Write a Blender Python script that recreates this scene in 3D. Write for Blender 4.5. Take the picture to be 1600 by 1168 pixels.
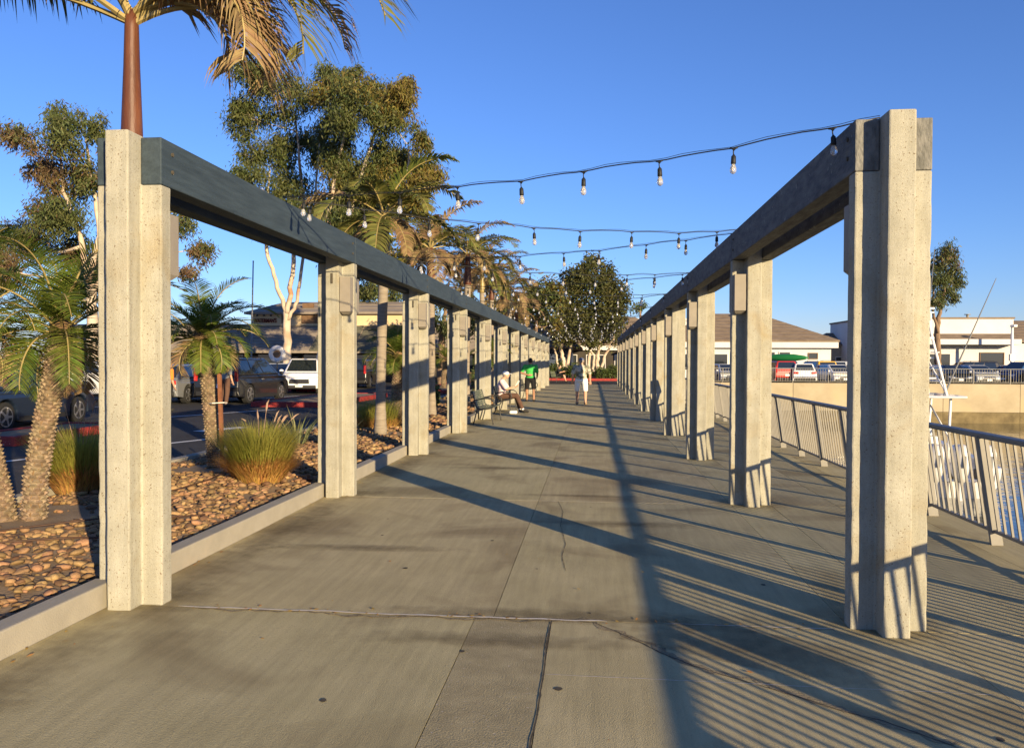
import bpy, bmesh, math, random
import numpy as np
from mathutils import Vector, Matrix, noise
random.seed(7)
rng = np.random.default_rng(7)
for o in list(bpy.data.objects): bpy.data.objects.remove(o)
scene = bpy.context.scene
col = scene.collection
R_ = math.radians

# ------------------------------------------------------------------ camera
CAM_H, FPX, YAW, PITCH, ROLL = 1.65, 1261.0, 0.0998, 0.0165, 0.0039
CF = Vector((-math.sin(YAW)*math.cos(PITCH), math.cos(YAW)*math.cos(PITCH), -math.sin(PITCH)))
_r = Vector((math.cos(YAW), math.sin(YAW), 0)); _u = _r.cross(CF)
CR = _r*math.cos(ROLL)+_u*math.sin(ROLL); CU = _u*math.cos(ROLL)-_r*math.sin(ROLL)
CC = Vector((0, 0, CAM_H))
cam = bpy.data.cameras.new('camera'); camo = bpy.data.objects.new('camera', cam); col.objects.link(camo)
cam.sensor_width = 36; cam.lens = FPX/1600*36; cam.clip_end = 6000; cam.clip_start = .05
camo.matrix_world = Matrix(((CR.x, CU.x, -CF.x, 0), (CR.y, CU.y, -CF.y, 0), (CR.z, CU.z, -CF.z, CAM_H), (0, 0, 0, 1)))
scene.camera = camo

def at(px, py, Y):
    """survey helper: a sighting in the photograph plus a distance gives a real point"""
    r = CF+CR*((px-800)/FPX)+CU*((584-py)/FPX)
    return CC+r*(Y/r.y)
def onground(px, py, z=0.0):
    r = CF+CR*((px-800)/FPX)+CU*((584-py)/FPX)
    return CC+r*((z-CAM_H)/r.z)

# ------------------------------------------------------------------ sky and sun
SUN_EL = R_(10.8); SUN_H = Vector((.59, -.807, 0)).normalized()
w = bpy.data.worlds.new('World'); scene.world = w; w.use_nodes = True
nt = w.node_tree; nt.nodes.clear()
sky = nt.nodes.new('ShaderNodeTexSky'); sky.sky_type = 'NISHITA'; sky.sun_disc = False
sky.sun_elevation = SUN_EL; sky.sun_rotation = math.atan2(SUN_H.x, SUN_H.y)
sky.altitude = 0; sky.air_density = 1.0; sky.dust_density = 0.0; sky.ozone_density = 6.0
hs = nt.nodes.new('ShaderNodeMix'); hs.data_type = 'RGBA'; hs.blend_type = 'MULTIPLY'; hs.inputs[0].default_value = 1; hs.inputs[7].default_value = (1.46, 1.15, 1.3, 1)
bg = nt.nodes.new('ShaderNodeBackground'); bg.inputs[1].default_value = 0.086
wo = nt.nodes.new('ShaderNodeOutputWorld')
nt.links.new(sky.outputs[0], hs.inputs[6]); nt.links.new(hs.outputs[2], bg.inputs[0]); nt.links.new(bg.outputs[0], wo.inputs[0])
sl = bpy.data.lights.new('sun', 'SUN'); sl.energy = 5.0; sl.angle = R_(.4); sl.color = (1, .78, .46)
so = bpy.data.objects.new('sun', sl); col.objects.link(so)
sdir = Vector((SUN_H.x*math.cos(SUN_EL), SUN_H.y*math.cos(SUN_EL), math.sin(SUN_EL)))
so.rotation_euler = sdir.to_track_quat('Z', 'Y').to_euler(); so.location = (30, -40, 12)
vs = scene.view_settings
scene.display_settings.display_device = 'sRGB'
vs.view_transform = 'Standard'; vs.look = 'None'; vs.exposure = 0.97; vs.gamma = 1; vs.use_curve_mapping = False

# ------------------------------------------------------------------ helpers
def tag(o, label=None, cat=None, group=None, kind=None):
    if label: o['label'] = label
    if cat: o['category'] = cat
    if group: o['group'] = group
    if kind: o['kind'] = kind
    return o
def empty(name, loc=(0, 0, 0), rz=0.0, label=None, cat=None, group=None):
    o = bpy.data.objects.new(name, None); col.objects.link(o)
    o.location = loc; o.rotation_euler = (0, 0, rz); o.empty_display_size = .1
    return tag(o, label, cat, group)
def link(name, me, parent=None, loc=None, rot=None, scale=None):
    o = bpy.data.objects.new(name, me); col.objects.link(o)
    if parent is not None: o.parent = parent
    if loc is not None: o.location = loc
    if rot is not None: o.rotation_euler = rot
    if scale is not None: o.scale = scale
    return o
def children(o): return [c for c in bpy.data.objects if c.parent == o]
def copy_tree(o, parent=None, kids=None):
    c = o.copy(); col.objects.link(c); c.parent = parent
    for ch in (o.children if kids is None else kids): copy_tree(ch, c)
    return c
def tomesh(name, V, F, mats, mi=None, smooth=False):
    me = bpy.data.meshes.new(name); me.from_pydata([tuple(v) for v in V], [], F)
    for m in (mats if isinstance(mats, (list, tuple)) else [mats]): me.materials.append(m)
    if mi is not None: me.polygons.foreach_set('material_index', mi)
    if smooth: me.polygons.foreach_set('use_smooth', [True]*len(me.polygons))
    me.update(); return me
class MB:
    def __init__(s): s.v, s.f, s.m = [], [], []; s.k = 0
    def add(s, V, F):
        n = len(s.v); s.v += [tuple(p) for p in V]; s.f += [tuple(i+n for i in f) for f in F]; s.m += [s.k]*len(F); return s
    def box(s, c, d, rot=None, taper=1.0):
        x, y, z = d[0]/2, d[1]/2, d[2]/2
        P = [Vector((sx*x*(taper if sz > 0 else 1), sy*y*(taper if sz > 0 else 1), sz*z)) for sz in (-1, 1) for sx, sy in ((-1, -1), (1, -1), (1, 1), (-1, 1))]
        if rot is not None: P = [rot@p for p in P]
        c = Vector(c)
        return s.add([p+c for p in P], [(3, 2, 1, 0), (4, 5, 6, 7), (0, 1, 5, 4), (1, 2, 6, 5), (2, 3, 7, 6), (3, 0, 4, 7)])
    def tube(s, path, rad, n=8, cap=True):
        path = [Vector(p) for p in path]
        if not hasattr(rad, '__len__'): rad = [rad]*len(path)
        V, F = [], []; ref = None
        for i, p in enumerate(path):
            d = (path[min(i+1, len(path)-1)]-path[max(i-1, 0)])
            if d.length < 1e-9: d = Vector((0, 0, 1))
            d.normalize()
            if ref is None:
                ref = Vector((1, 0, 0)) if abs(d.x) < .9 else Vector((0, 1, 0))
            a = (ref-d*ref.dot(d)).normalized(); b = d.cross(a); ref = a
            for k in range(n):
                t = 2*math.pi*k/n; V.append(p+(a*math.cos(t)+b*math.sin(t))*rad[i])
        for i in range(len(path)-1):
            for k in range(n):
                k2 = (k+1) % n; F.append((i*n+k, i*n+k2, (i+1)*n+k2, (i+1)*n+k))
        if cap:
            F.append(tuple(range(n-1, -1, -1))); m = (len(path)-1)*n; F.append(tuple(range(m, m+n)))
        return s.add(V, F)
    def prism(s, poly, a, b, axis='x'):
        """poly: list of 2-D points; extruded from a to b along axis"""
        def P(p, t):
            return (t, p[0], p[1]) if axis == 'x' else ((p[0], t, p[1]) if axis == 'y' else (p[0], p[1], t))
        n = len(poly); V = [P(p, a) for p in poly]+[P(p, b) for p in poly]
        F = [tuple(range(n-1, -1, -1)), tuple(range(n, 2*n))]+[(i, (i+1) % n, n+(i+1) % n, n+i) for i in range(n)]
        return s.add(V, F)
    def quad(s, *P): return s.add(P, [tuple(range(len(P)))])
    def disc(s, c, nrm, r0, r1, th, n=16):
        """a short cylinder around nrm"""
        nrm = Vector(nrm).normalized(); c = Vector(c)
        return s.tube([c-nrm*th/2, c+nrm*th/2], [r0, r1], n)
    def ball(s, c, r, seg=10, ring=6, rot=None):
        r = r if hasattr(r, '__len__') else (r, r, r); V = []; F = []; c = Vector(c)
        for i in range(ring+1):
            ph = math.pi*i/ring
            for k in range(seg):
                t = 2*math.pi*k/seg; p = Vector((r[0]*math.sin(ph)*math.cos(t), r[1]*math.sin(ph)*math.sin(t), r[2]*math.cos(ph)))
                V.append(c+(rot@p if rot is not None else p))
        for i in range(ring):
            for k in range(seg):
                k2 = (k+1) % seg; F.append((i*seg+k, (i+1)*seg+k, (i+1)*seg+k2, i*seg+k2))
        return s.add(V, F)
    def mesh(s, name, mats, smooth=False): return tomesh(name, s.v, s.f, mats, s.m, smooth)
    def build(s, name, mats, parent=None, smooth=False, bevel=0, seg=2, loc=None, rot=None, autos=False):
        o = link(name, s.mesh(name, mats, smooth), parent, loc, rot)
        if bevel:
            b = o.modifiers.new('bevel', 'BEVEL'); b.width = bevel; b.segments = seg; b.limit_method = 'ANGLE'; b.angle_limit = R_(35)
        return o
def weld_normals(me):
    bm = bmesh.new(); bm.from_mesh(me); bmesh.ops.remove_doubles(bm, verts=bm.verts, dist=1e-5); bmesh.ops.recalc_face_normals(bm, faces=bm.faces); bm.to_mesh(me); bm.free()

# ------------------------------------------------------------------ materials
def pmat(name, c1, c2=None, scale=4.0, rough=.75, bump=0.0, bscale=60.0, metal=0.0, spec=.35, coat=0.0, island=0.0, objrand=0.0,
         speck=None, speck_scale=60.0, speck_t=.62, detail=6.0, trans=0.0, blotch=None, blotch_scale=.7, blotch_t=.55, stretch=None, grain=0.0, grain_scale=220.0, streak=0.0, streak_map=(9, .6, 1), huevar=1.0, spots=None, shift=True):
    m = bpy.data.materials.new(name); m.use_nodes = True; t = m.node_tree; N = t.nodes; L = t.links; N.clear()
    out = N.new('ShaderNodeOutputMaterial'); b = N.new('ShaderNodeBsdfPrincipled'); L.new(b.outputs[0], out.inputs[0])
    b.inputs['Roughness'].default_value = rough; b.inputs['Metallic'].default_value = metal; b.inputs['Specular IOR Level'].default_value = spec
    b.inputs['Coat Weight'].default_value = coat; b.inputs['Transmission Weight'].default_value = trans
    tc = N.new('ShaderNodeTexCoord'); mp = N.new('ShaderNodeMapping'); L.new(tc.outputs['Object'], mp.inputs[0])
    if stretch: mp.inputs['Scale'].default_value = stretch
    pos = tc.outputs['Object']
    if shift:      # every object gets its own piece of the pattern
        oi = N.new('ShaderNodeObjectInfo'); vm = N.new('ShaderNodeVectorMath'); vm.operation = 'MULTIPLY_ADD'; vm.inputs[0].default_value = (37, 53, 71)
        L.new(oi.outputs['Random'], vm.inputs[1]); L.new(tc.outputs['Object'], vm.inputs[2]); pos = vm.outputs[0]; L.new(pos, mp.inputs[0])
    def rgb(c): return (c[0], c[1], c[2], 1)
    last = None
    nz = N.new('ShaderNodeTexNoise'); nz.inputs['Scale'].default_value = scale; nz.inputs['Detail'].default_value = detail; nz.inputs['Roughness'].default_value = .62
    L.new(mp.outputs[0], nz.inputs['Vector'])
    rp = N.new('ShaderNodeValToRGB'); rp.color_ramp.elements[0].color = rgb(c1); rp.color_ramp.elements[1].color = rgb(c2 if c2 else c1)
    rp.color_ramp.elements[0].position = .34; rp.color_ramp.elements[1].position = .68
    L.new(nz.outputs['Fac'], rp.inputs[0]); last = rp.outputs[0]
    def mix(fac, col2, mode='MIX', f=1.0):
        nonlocal last
        x = N.new('ShaderNodeMix'); x.data_type = 'RGBA'; x.blend_type = mode; x.clamp_result = True
        if hasattr(fac, 'links'): L.new(fac, x.inputs[0])
        else: x.inputs[0].default_value = fac
        L.new(last, x.inputs[6]); x.inputs[7].default_value = rgb(col2); last = x.outputs[2]
    def thresh(tex_out, lo, hi):
        r = N.new('ShaderNodeMapRange'); r.inputs[1].default_value = lo; r.inputs[2].default_value = hi; L.new(tex_out, r.inputs[0]); return r.outputs[0]
    if blotch:
        n2 = N.new('ShaderNodeTexNoise'); n2.inputs['Scale'].default_value = blotch_scale; n2.inputs['Detail'].default_value = 5; n2.inputs['Distortion'].default_value = .6
        L.new(mp.outputs[0], n2.inputs['Vector']); mix(thresh(n2.outputs['Fac'], blotch_t, blotch_t+.16), blotch)
    spk = None
    if speck:
        n3 = N.new('ShaderNodeTexNoise'); n3.inputs['Scale'].default_value = speck_scale; n3.inputs['Detail'].default_value = 2
        L.new(pos, n3.inputs['Vector']); spk = thresh(n3.outputs['Fac'], speck_t, speck_t+.04); mix(spk, speck)
    if spots:
        vo = N.new('ShaderNodeTexVoronoi'); vo.inputs['Scale'].default_value = spots[1]; L.new(pos, vo.inputs['Vector']); nn = N.new('ShaderNodeTexNoise'); nn.inputs['Scale'].default_value = spots[1]*3; L.new(pos, nn.inputs['Vector'])
        ad = N.new('ShaderNodeMath'); ad.operation = 'MULTIPLY_ADD'; ad.inputs[1].default_value = .35; L.new(nn.outputs['Fac'], ad.inputs[0]); L.new(vo.outputs['Distance'], ad.inputs[2]); mix(thresh(ad.outputs[0], spots[2]+.09, spots[2]), spots[0])
    for amt, sc_, mpv in ((grain, grain_scale, None), (streak, 2.0, streak_map)):
        if not amt: continue
        n5 = N.new('ShaderNodeTexNoise'); n5.inputs['Scale'].default_value = sc_; n5.inputs['Detail'].default_value = 6; n5.inputs['Roughness'].default_value = .7
        if mpv:
            m2 = N.new('ShaderNodeMapping'); m2.inputs['Scale'].default_value = mpv; L.new(pos, m2.inputs[0]); L.new(m2.outputs[0], n5.inputs['Vector'])
        else: L.new(pos, n5.inputs['Vector'])
        r5 = N.new('ShaderNodeMapRange'); r5.inputs[1].default_value = .3; r5.inputs[2].default_value = .7; r5.inputs[3].default_value = 1-amt; r5.inputs[4].default_value = 1+amt; L.new(n5.outputs['Fac'], r5.inputs[0])
        h5 = N.new('ShaderNodeHueSaturation'); L.new(r5.outputs[0], h5.inputs['Value']); L.new(last, h5.inputs['Color']); last = h5.outputs[0]
    if island or objrand:
        x = N.new('ShaderNodeHueSaturation')
        if island:
            g = N.new('ShaderNodeNewGeometry'); src = g.outputs['Random Per Island']
        else:
            g = N.new('ShaderNodeObjectInfo'); src = g.outputs['Random']
        a = max(island, objrand)
        r = N.new('ShaderNodeMapRange'); r.inputs[3].default_value = 1-a; r.inputs[4].default_value = 1+a*.9; L.new(src, r.inputs[0]); L.new(r.outputs[0], x.inputs['Value'])
        ml = N.new('ShaderNodeMath'); ml.operation = 'MULTIPLY'; ml.inputs[1].default_value = 7.13; L.new(src, ml.inputs[0])
        fr = N.new('ShaderNodeMath'); fr.operation = 'FRACT'; L.new(ml.outputs[0], fr.inputs[0])
        r2 = N.new('ShaderNodeMapRange'); r2.inputs[3].default_value = .5-.045*min(1, a*2)*huevar; r2.inputs[4].default_value = .5+.03*min(1, a*2)*huevar; L.new(fr.outputs[0], r2.inputs[0]); L.new(r2.outputs[0], x.inputs['Hue'])
        L.new(last, x.inputs['Color']); last = x.outputs[0]
    L.new(last, b.inputs['Base Color'])
    if bump:
        n4 = N.new('ShaderNodeTexNoise'); n4.inputs['Scale'].default_value = bscale; n4.inputs['Detail'].default_value = 4; L.new(mp.outputs[0], n4.inputs['Vector'])
        h = n4.outputs['Fac']
        if spk is not None:
            sb = N.new('ShaderNodeMath'); sb.operation = 'SUBTRACT'; L.new(h, sb.inputs[0]); L.new(spk, sb.inputs[1]); h = sb.outputs[0]
        bp = N.new('ShaderNodeBump'); bp.inputs['Strength'].default_value = bump; bp.inputs['Distance'].default_value = .012
        L.new(h, bp.inputs['Height']); L.new(bp.outputs[0], b.inputs['Normal'])
    return m
def leafmat(name, c, c2, var=.35, transl=.35, rough=.55):
    m = pmat(name, c, c2, scale=1.1, rough=rough, island=var, spec=.3)
    t = m.node_tree; N = t.nodes; L = t.links
    b = [n for n in N if n.type == 'BSDF_PRINCIPLED'][0]; out = [n for n in N if n.type == 'OUTPUT_MATERIAL'][0]
    tr = N.new('ShaderNodeBsdfTranslucent'); src = b.inputs['Base Color'].links[0].from_socket; L.new(src, tr.inputs[0])
    mx = N.new('ShaderNodeMixShader'); mx.inputs[0].default_value = transl; L.new(b.outputs[0], mx.inputs[1]); L.new(tr.outputs[0], mx.inputs[2]); L.new(mx.outputs[0], out.inputs[0])
    return m
def glassmat(name, tint=(.02, .025, .03), rough=.04):
    return pmat(name, tint, rough=rough, spec=.9, coat=.3)
M = {}
M['walk'] = pmat('walkway_concrete', (.37, .315, .165), (.44, .375, .205), scale=1.6, rough=.9, grain=.16, grain_scale=150, streak=.13, spots=((.17, .14, .09), 2.6, .07), bump=.4, bscale=150, speck=(.18, .155, .12), speck_scale=75, speck_t=.69, blotch=(.265, .215, .11), blotch_scale=.9, blotch_t=.5, objrand=.05, detail=9)
M['walk_rough'] = pmat('patched_concrete', (.28, .235, .13), (.38, .32, .18), scale=7, rough=.95, grain=.2, bump=.5, bscale=110, speck=(.42, .37, .3), speck_scale=55, speck_t=.66, detail=9)
M['post'] = pmat('post_concrete', (.29, .277, .222), (.355, .342, .283), scale=5, rough=.9, grain=.13, grain_scale=120, streak=.17, streak_map=(6, 6, .4), objrand=.06, huevar=.2, spots=((.13, .10, .065), 16, .085), bump=.4, bscale=200, speck=(.17, .13, .085), speck_scale=85, speck_t=.65, blotch=(.29, .25, .17), blotch_scale=2.2, blotch_t=.56, detail=8)
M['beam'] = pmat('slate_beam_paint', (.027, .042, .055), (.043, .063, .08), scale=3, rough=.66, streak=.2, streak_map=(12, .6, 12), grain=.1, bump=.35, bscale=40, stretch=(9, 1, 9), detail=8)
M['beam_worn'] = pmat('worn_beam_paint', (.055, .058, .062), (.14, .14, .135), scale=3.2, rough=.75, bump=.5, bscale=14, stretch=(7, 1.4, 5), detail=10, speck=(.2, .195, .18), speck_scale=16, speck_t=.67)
M['beam_end'] = pmat('peeling_end_grain', (.11, .11, .10), (.21, .205, .19), scale=22, rough=.85, bump=.8, bscale=60, stretch=(1, 1, .5))
M['lamp_box'] = pmat('lamp_housing_paint', (.22, .195, .16), (.26, .23, .19), scale=6, rough=.6)
M['kerb'] = pmat('kerb_concrete', (.29, .265, .215), (.35, .32, .26), scale=3, rough=.9, bump=.3, bscale=90, blotch=(.36, .31, .24), blotch_scale=1.7, blotch_t=.6)
M['dark_joint'] = pmat('joint_dirt', (.05, .042, .03), (.09, .075, .055), scale=30, rough=1)
M['sealant'] = pmat('joint_sealant', (.58, .52, .42), (.70, .64, .54), scale=30, rough=.9)
M['asphalt'] = pmat('asphalt', (.022, .021, .021), (.036, .034, .033), scale=2.2, rough=.9, bump=.3, bscale=180, blotch=(.017, .016, .016), blotch_scale=.4)
M['ground'] = pmat('dry_ground', (.10, .09, .07), (.15, .13, .10), scale=.05, rough=1)
M['soil'] = pmat('planter_soil', (.20, .14, .085), (.31, .225, .14), scale=3.5, rough=1, bump=.8, bscale=40, detail=9)
M['cobble'] = pmat('river_cobble', (.165, .095, .042), (.31, .20, .10), scale=7, rough=.8, bump=.1, bscale=60, objrand=.55, huevar=.45)
M['cobble_fill'] = pmat('river_cobble_bed', (.165, .095, .042), (.31, .20, .10), scale=7, rough=.8, bump=.1, bscale=60, island=.55, huevar=.45)
M['white_line'] = pmat('road_paint', (.62, .62, .60), (.74, .74, .72), scale=12, rough=.8, speck=(.2, .2, .2), speck_scale=40, speck_t=.66)
M['red_kerb'] = pmat('red_kerb_paint', (.22, .022, .02), (.32, .035, .03), scale=8, rough=.7, speck=(.45, .3, .25), speck_scale=30, speck_t=.68)
M['hose'] = pmat('drip_hose', (.045, .022, .014), (.07, .035, .02), rough=.6)
M['palm_trunk'] = pmat('king_palm_trunk', (.20, .165, .125), (.30, .255, .20), scale=3, rough=.95, bump=.5, bscale=12, stretch=(1, 1, 14))
M['crownshaft'] = pmat('crownshaft', (.075, .024, .013), (.125, .045, .02), scale=3, rough=.5, stretch=(2, 2, .5), spec=.4, streak=.35, streak_map=(9, 9, .35), blotch=(.26, .13, .06), blotch_scale=2.2, blotch_t=.6, bump=.2, bscale=30)
M['crownshaft_green'] = pmat('crownshaft_green', (.22, .17, .06), (.34, .25, .10), scale=3, rough=.42, stretch=(2, 2, .5), spec=.5)
M['frond'] = leafmat('king_palm_leaflets', (.09, .11, .022), (.19, .185, .05), .35, .3)
M['frond_dry'] = leafmat('dry_palm_leaflets', (.20, .135, .06), (.36, .26, .13), .3, .3, .8)
M['frond_green'] = leafmat('young_palm_leaflets', (.10, .14, .025), (.20, .23, .05), .3, .4)
M['pygmy'] = leafmat('date_palm_leaflets', (.08, .13, .018), (.17, .21, .035), .35, .4)
M['rachis'] = pmat('frond_stem', (.24, .19, .07), (.36, .28, .12), rough=.5)
M['pygmy_trunk'] = pmat('date_palm_trunk', (.16, .115, .07), (.29, .225, .15), scale=12, rough=.95, bump=.8, bscale=35, island=.22)
M['fibre'] = pmat('palm_fibre', (.13, .08, .04), (.22, .14, .07), scale=14, rough=1, bump=.8, bscale=40)
M['grass_green'] = leafmat('grass_blades', (.25, .265, .045), (.40, .37, .085), .3, .5)
M['grass_dry'] = leafmat('dry_grass_blades', (.44, .25, .06), (.58, .37, .12), .3, .4, .8)
M['plume'] = leafmat('grass_plumes', (.34, .22, .15), (.48, .36, .27), .2, .3, .9)
M['euc'] = leafmat('eucalyptus_leaves', (.06, .085, .025), (.12, .13, .042), .42, .25)
M['euc_brown'] = leafmat('browning_leaves', (.10, .075, .035), (.17, .115, .055), .4, .25)
M['ficus'] = leafmat('ficus_leaves', (.045, .055, .016), (.095, .095, .027), .4, .2)
M['gold_leaf'] = leafmat('golden_leaves', (.125, .108, .022), (.205, .165, .04), .4, .3)
M['shrub'] = leafmat('shrub_leaves', (.045, .075, .02), (.10, .13, .035), .35, .3)
M['flax'] = leafmat('flax_blades', (.15, .17, .07), (.25, .25, .12), .3, .3)
M['white_bark'] = pmat('white_bark', (.40, .31, .23), (.56, .48, .39), scale=1.6, rough=.85, bump=.3, bscale=18, blotch=(.33, .19, .11), blotch_scale=.9, blotch_t=.55)
M['brown_bark'] = pmat('brown_bark', (.15, .095, .06), (.26, .18, .12), scale=3, rough=.95, bump=.9, bscale=14, stretch=(3, 3, .7))
M['rust'] = pmat('rusty_steel', (.15, .06, .03), (.24, .10, .05), scale=14, rough=.9)
M['rail'] = pmat('rail_paint', (.20, .19, .168), (.245, .23, .20), scale=5, rough=.5, spec=.4)
M['rail_top'] = pmat('rail_cap_paint', (.13, .145, .16), (.19, .20, .21), scale=5, rough=.5)
M['quay'] = pmat('quay_concrete', (.33, .275, .185), (.41, .35, .245), scale=.8, rough=.95, blotch=(.42, .33, .2), blotch_scale=.35, detail=8)
M['quay_wet'] = pmat('quay_tide_band', (.10, .075, .035), (.20, .155, .075), scale=1.5, rough=.8)
M['white_wall'] = pmat('white_wall', (.55, .54, .54), (.62, .61, .60), scale=.7, rough=.85)
M['cream_wall'] = pmat('cream_wall', (.55, .42, .25), (.62, .48, .30), scale=.8, rough=.9)
M['shingle'] = pmat('brown_shingle', (.155, .115, .08), (.24, .185, .135), scale=1.2, rough=.95, bump=.5, bscale=5, stretch=(1, 1, 4), detail=8)
M['shingle_grey'] = pmat('grey_shingle', (.20, .165, .135), (.29, .245, .20), scale=1.0, rough=.95, bump=.5, bscale=5, detail=8)
M['roof_green'] = pmat('green_grey_cladding', (.085, .085, .06), (.13, .125, .09), scale=1, rough=.9)
M['dark_wall'] = pmat('dark_wall', (.03, .026, .022), (.06, .05, .04), scale=1, rough=.9)
M['brown_panel'] = pmat('brown_panel', (.13, .075, .04), (.17, .10, .055), rough=.7)
M['navy_wall'] = pmat('navy_wall', (.04, .055, .10), (.055, .075, .13), rough=.8)
M['glass'] = glassmat('window_glass'); M['car_glass'] = glassmat('car_glass', (.015, .02, .024))
M['tyre'] = pmat('tyre_rubber', (.018, .018, .018), rough=.85); M['alloy'] = pmat('alloy_rim', (.55, .55, .56), rough=.3, metal=.9)
M['chrome'] = pmat('chrome', (.7, .7, .72), rough=.15, metal=1); M['black_trim'] = pmat('black_trim', (.02, .02, .021), rough=.5)
M['headlamp'] = pmat('headlamp_glass', (.65, .67, .7), rough=.08, spec=.9, coat=.5); M['taillamp'] = pmat('tail_lamp_plastic', (.42, .015, .012), rough=.15, spec=.7, coat=.5)
M['plate'] = pmat('number_plate', (.75, .75, .74), rough=.5)
def paint(name, c): return pmat(name, c, rough=.3, spec=.45, coat=.5)
M['navy'] = paint('dark_navy_paint', (.012, .02, .04)); M['black'] = paint('black_paint', (.012, .012, .014)); M['white'] = paint('white_car_paint', (.72, .72, .72))
M['silver'] = paint('silver_paint', (.42, .44, .47)); M['grey'] = paint('grey_paint', (.16, .165, .17)); M['blue'] = paint('blue_paint', (.03, .09, .22)); M['yellow'] = paint('taxi_yellow_paint', (.62, .36, .03))
M['red'] = paint('red_paint', (.4, .03, .02)); M['beige'] = paint('beige_paint', (.5, .46, .36)); M['kayak'] = pmat('kayak_plastic', (.015, .16, .045), rough=.4)
M['iron'] = pmat('black_iron', (.018, .018, .018), (.03, .03, .028), rough=.45, spec=.5); M['slat'] = pmat('bench_slat', (.10, .12, .075), (.16, .175, .115), rough=.55)
M['wire'] = pmat('black_cable', (.012, .013, .014), rough=.6); M['bulb'] = pmat('bulb_glass', (.95, .95, .95), rough=.08, trans=.78, spec=.8)
M['filament'] = pmat('filament', (.45, .40, .33), rough=.4, metal=.3)
M['gel'] = pmat('boat_gelcoat', (.58, .58, .58), rough=.25, coat=.5); M['tube_white'] = pmat('white_pipe', (.74, .74, .73), rough=.35)
M['skin'] = pmat('skin', (.50, .29, .19), rough=.6); M['skin_dark'] = pmat('tanned_skin', (.36, .19, .11), rough=.6)
M['hair'] = pmat('dark_hair', (.015, .012, .01), rough=.7); M['hair_grey'] = pmat('grey_hair', (.25, .22, .19), rough=.8)
M['c_green'] = pmat('green_shirt', (.05, .38, .07), (.06, .45, .09), scale=9, rough=.9); M['c_black'] = pmat('black_cloth', (.012, .012, .014), rough=.95)
M['c_white'] = pmat('white_cloth', (.72, .71, .68), (.78, .77, .74), scale=7, rough=.95); M['c_pink'] = pmat('pale_pink_shirt', (.62, .47, .48), (.68, .53, .54), scale=8, rough=.95)
M['c_brown'] = pmat('brown_trousers', (.085, .045, .03), (.11, .06, .04), scale=8, rough=.95); M['c_grey'] = pmat('grey_shirt', (.20, .20, .19), (.25, .25, .24), scale=8, rough=.95)
M['c_blue'] = pmat('blue_cap', (.10, .12, .19), rough=.9); M['c_orange'] = pmat('orange_shirt', (.62, .20, .03), rough=.9)
M['c_aloha'] = pmat('printed_shirt', (.50, .46, .37), (.50, .46, .37), scale=3, rough=.95, blotch=(.11, .12, .08), blotch_scale=9, blotch_t=.46, speck=(.33, .28, .2), speck_scale=24, speck_t=.58)
M['shoe'] = pmat('dark_shoe', (.03, .028, .026), rough=.7); M['shoe_tan'] = pmat('tan_shoe', (.32, .22, .13), rough=.8)
M['paper'] = pmat('paper', (.75, .72, .66), rough=.9); M['sign_letter'] = pmat('sign_lettering', (.16, .03, .015), rough=.7)
M['hill'] = pmat('dry_hillside', (.17, .155, .12), (.24, .21, .155), scale=.01, rough=1)
def water_mat():
    m = pmat('harbour_water', (.035, .045, .035), (.05, .06, .04), scale=.3, rough=.05, spec=.6, shift=False)
    t = m.node_tree; b = [n for n in t.nodes if n.type == 'BSDF_PRINCIPLED'][0]
    tc = t.nodes.new('ShaderNodeTexCoord'); n1 = t.nodes.new('ShaderNodeTexNoise'); n1.inputs['Scale'].default_value = 1.4; n1.inputs['Detail'].default_value = 4
    mp = t.nodes.new('ShaderNodeMapping'); mp.inputs['Scale'].default_value = (1, .6, 1); t.links.new(tc.outputs['Object'], mp.inputs[0]); t.links.new(mp.outputs[0], n1.inputs['Vector'])
    bp = t.nodes.new('ShaderNodeBump'); bp.inputs['Strength'].default_value = .35; bp.inputs['Distance'].default_value = .08
    t.links.new(n1.outputs['Fac'], bp.inputs['Height']); t.links.new(bp.outputs[0], b.inputs['Normal']); return m
M['water'] = water_mat()

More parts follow.
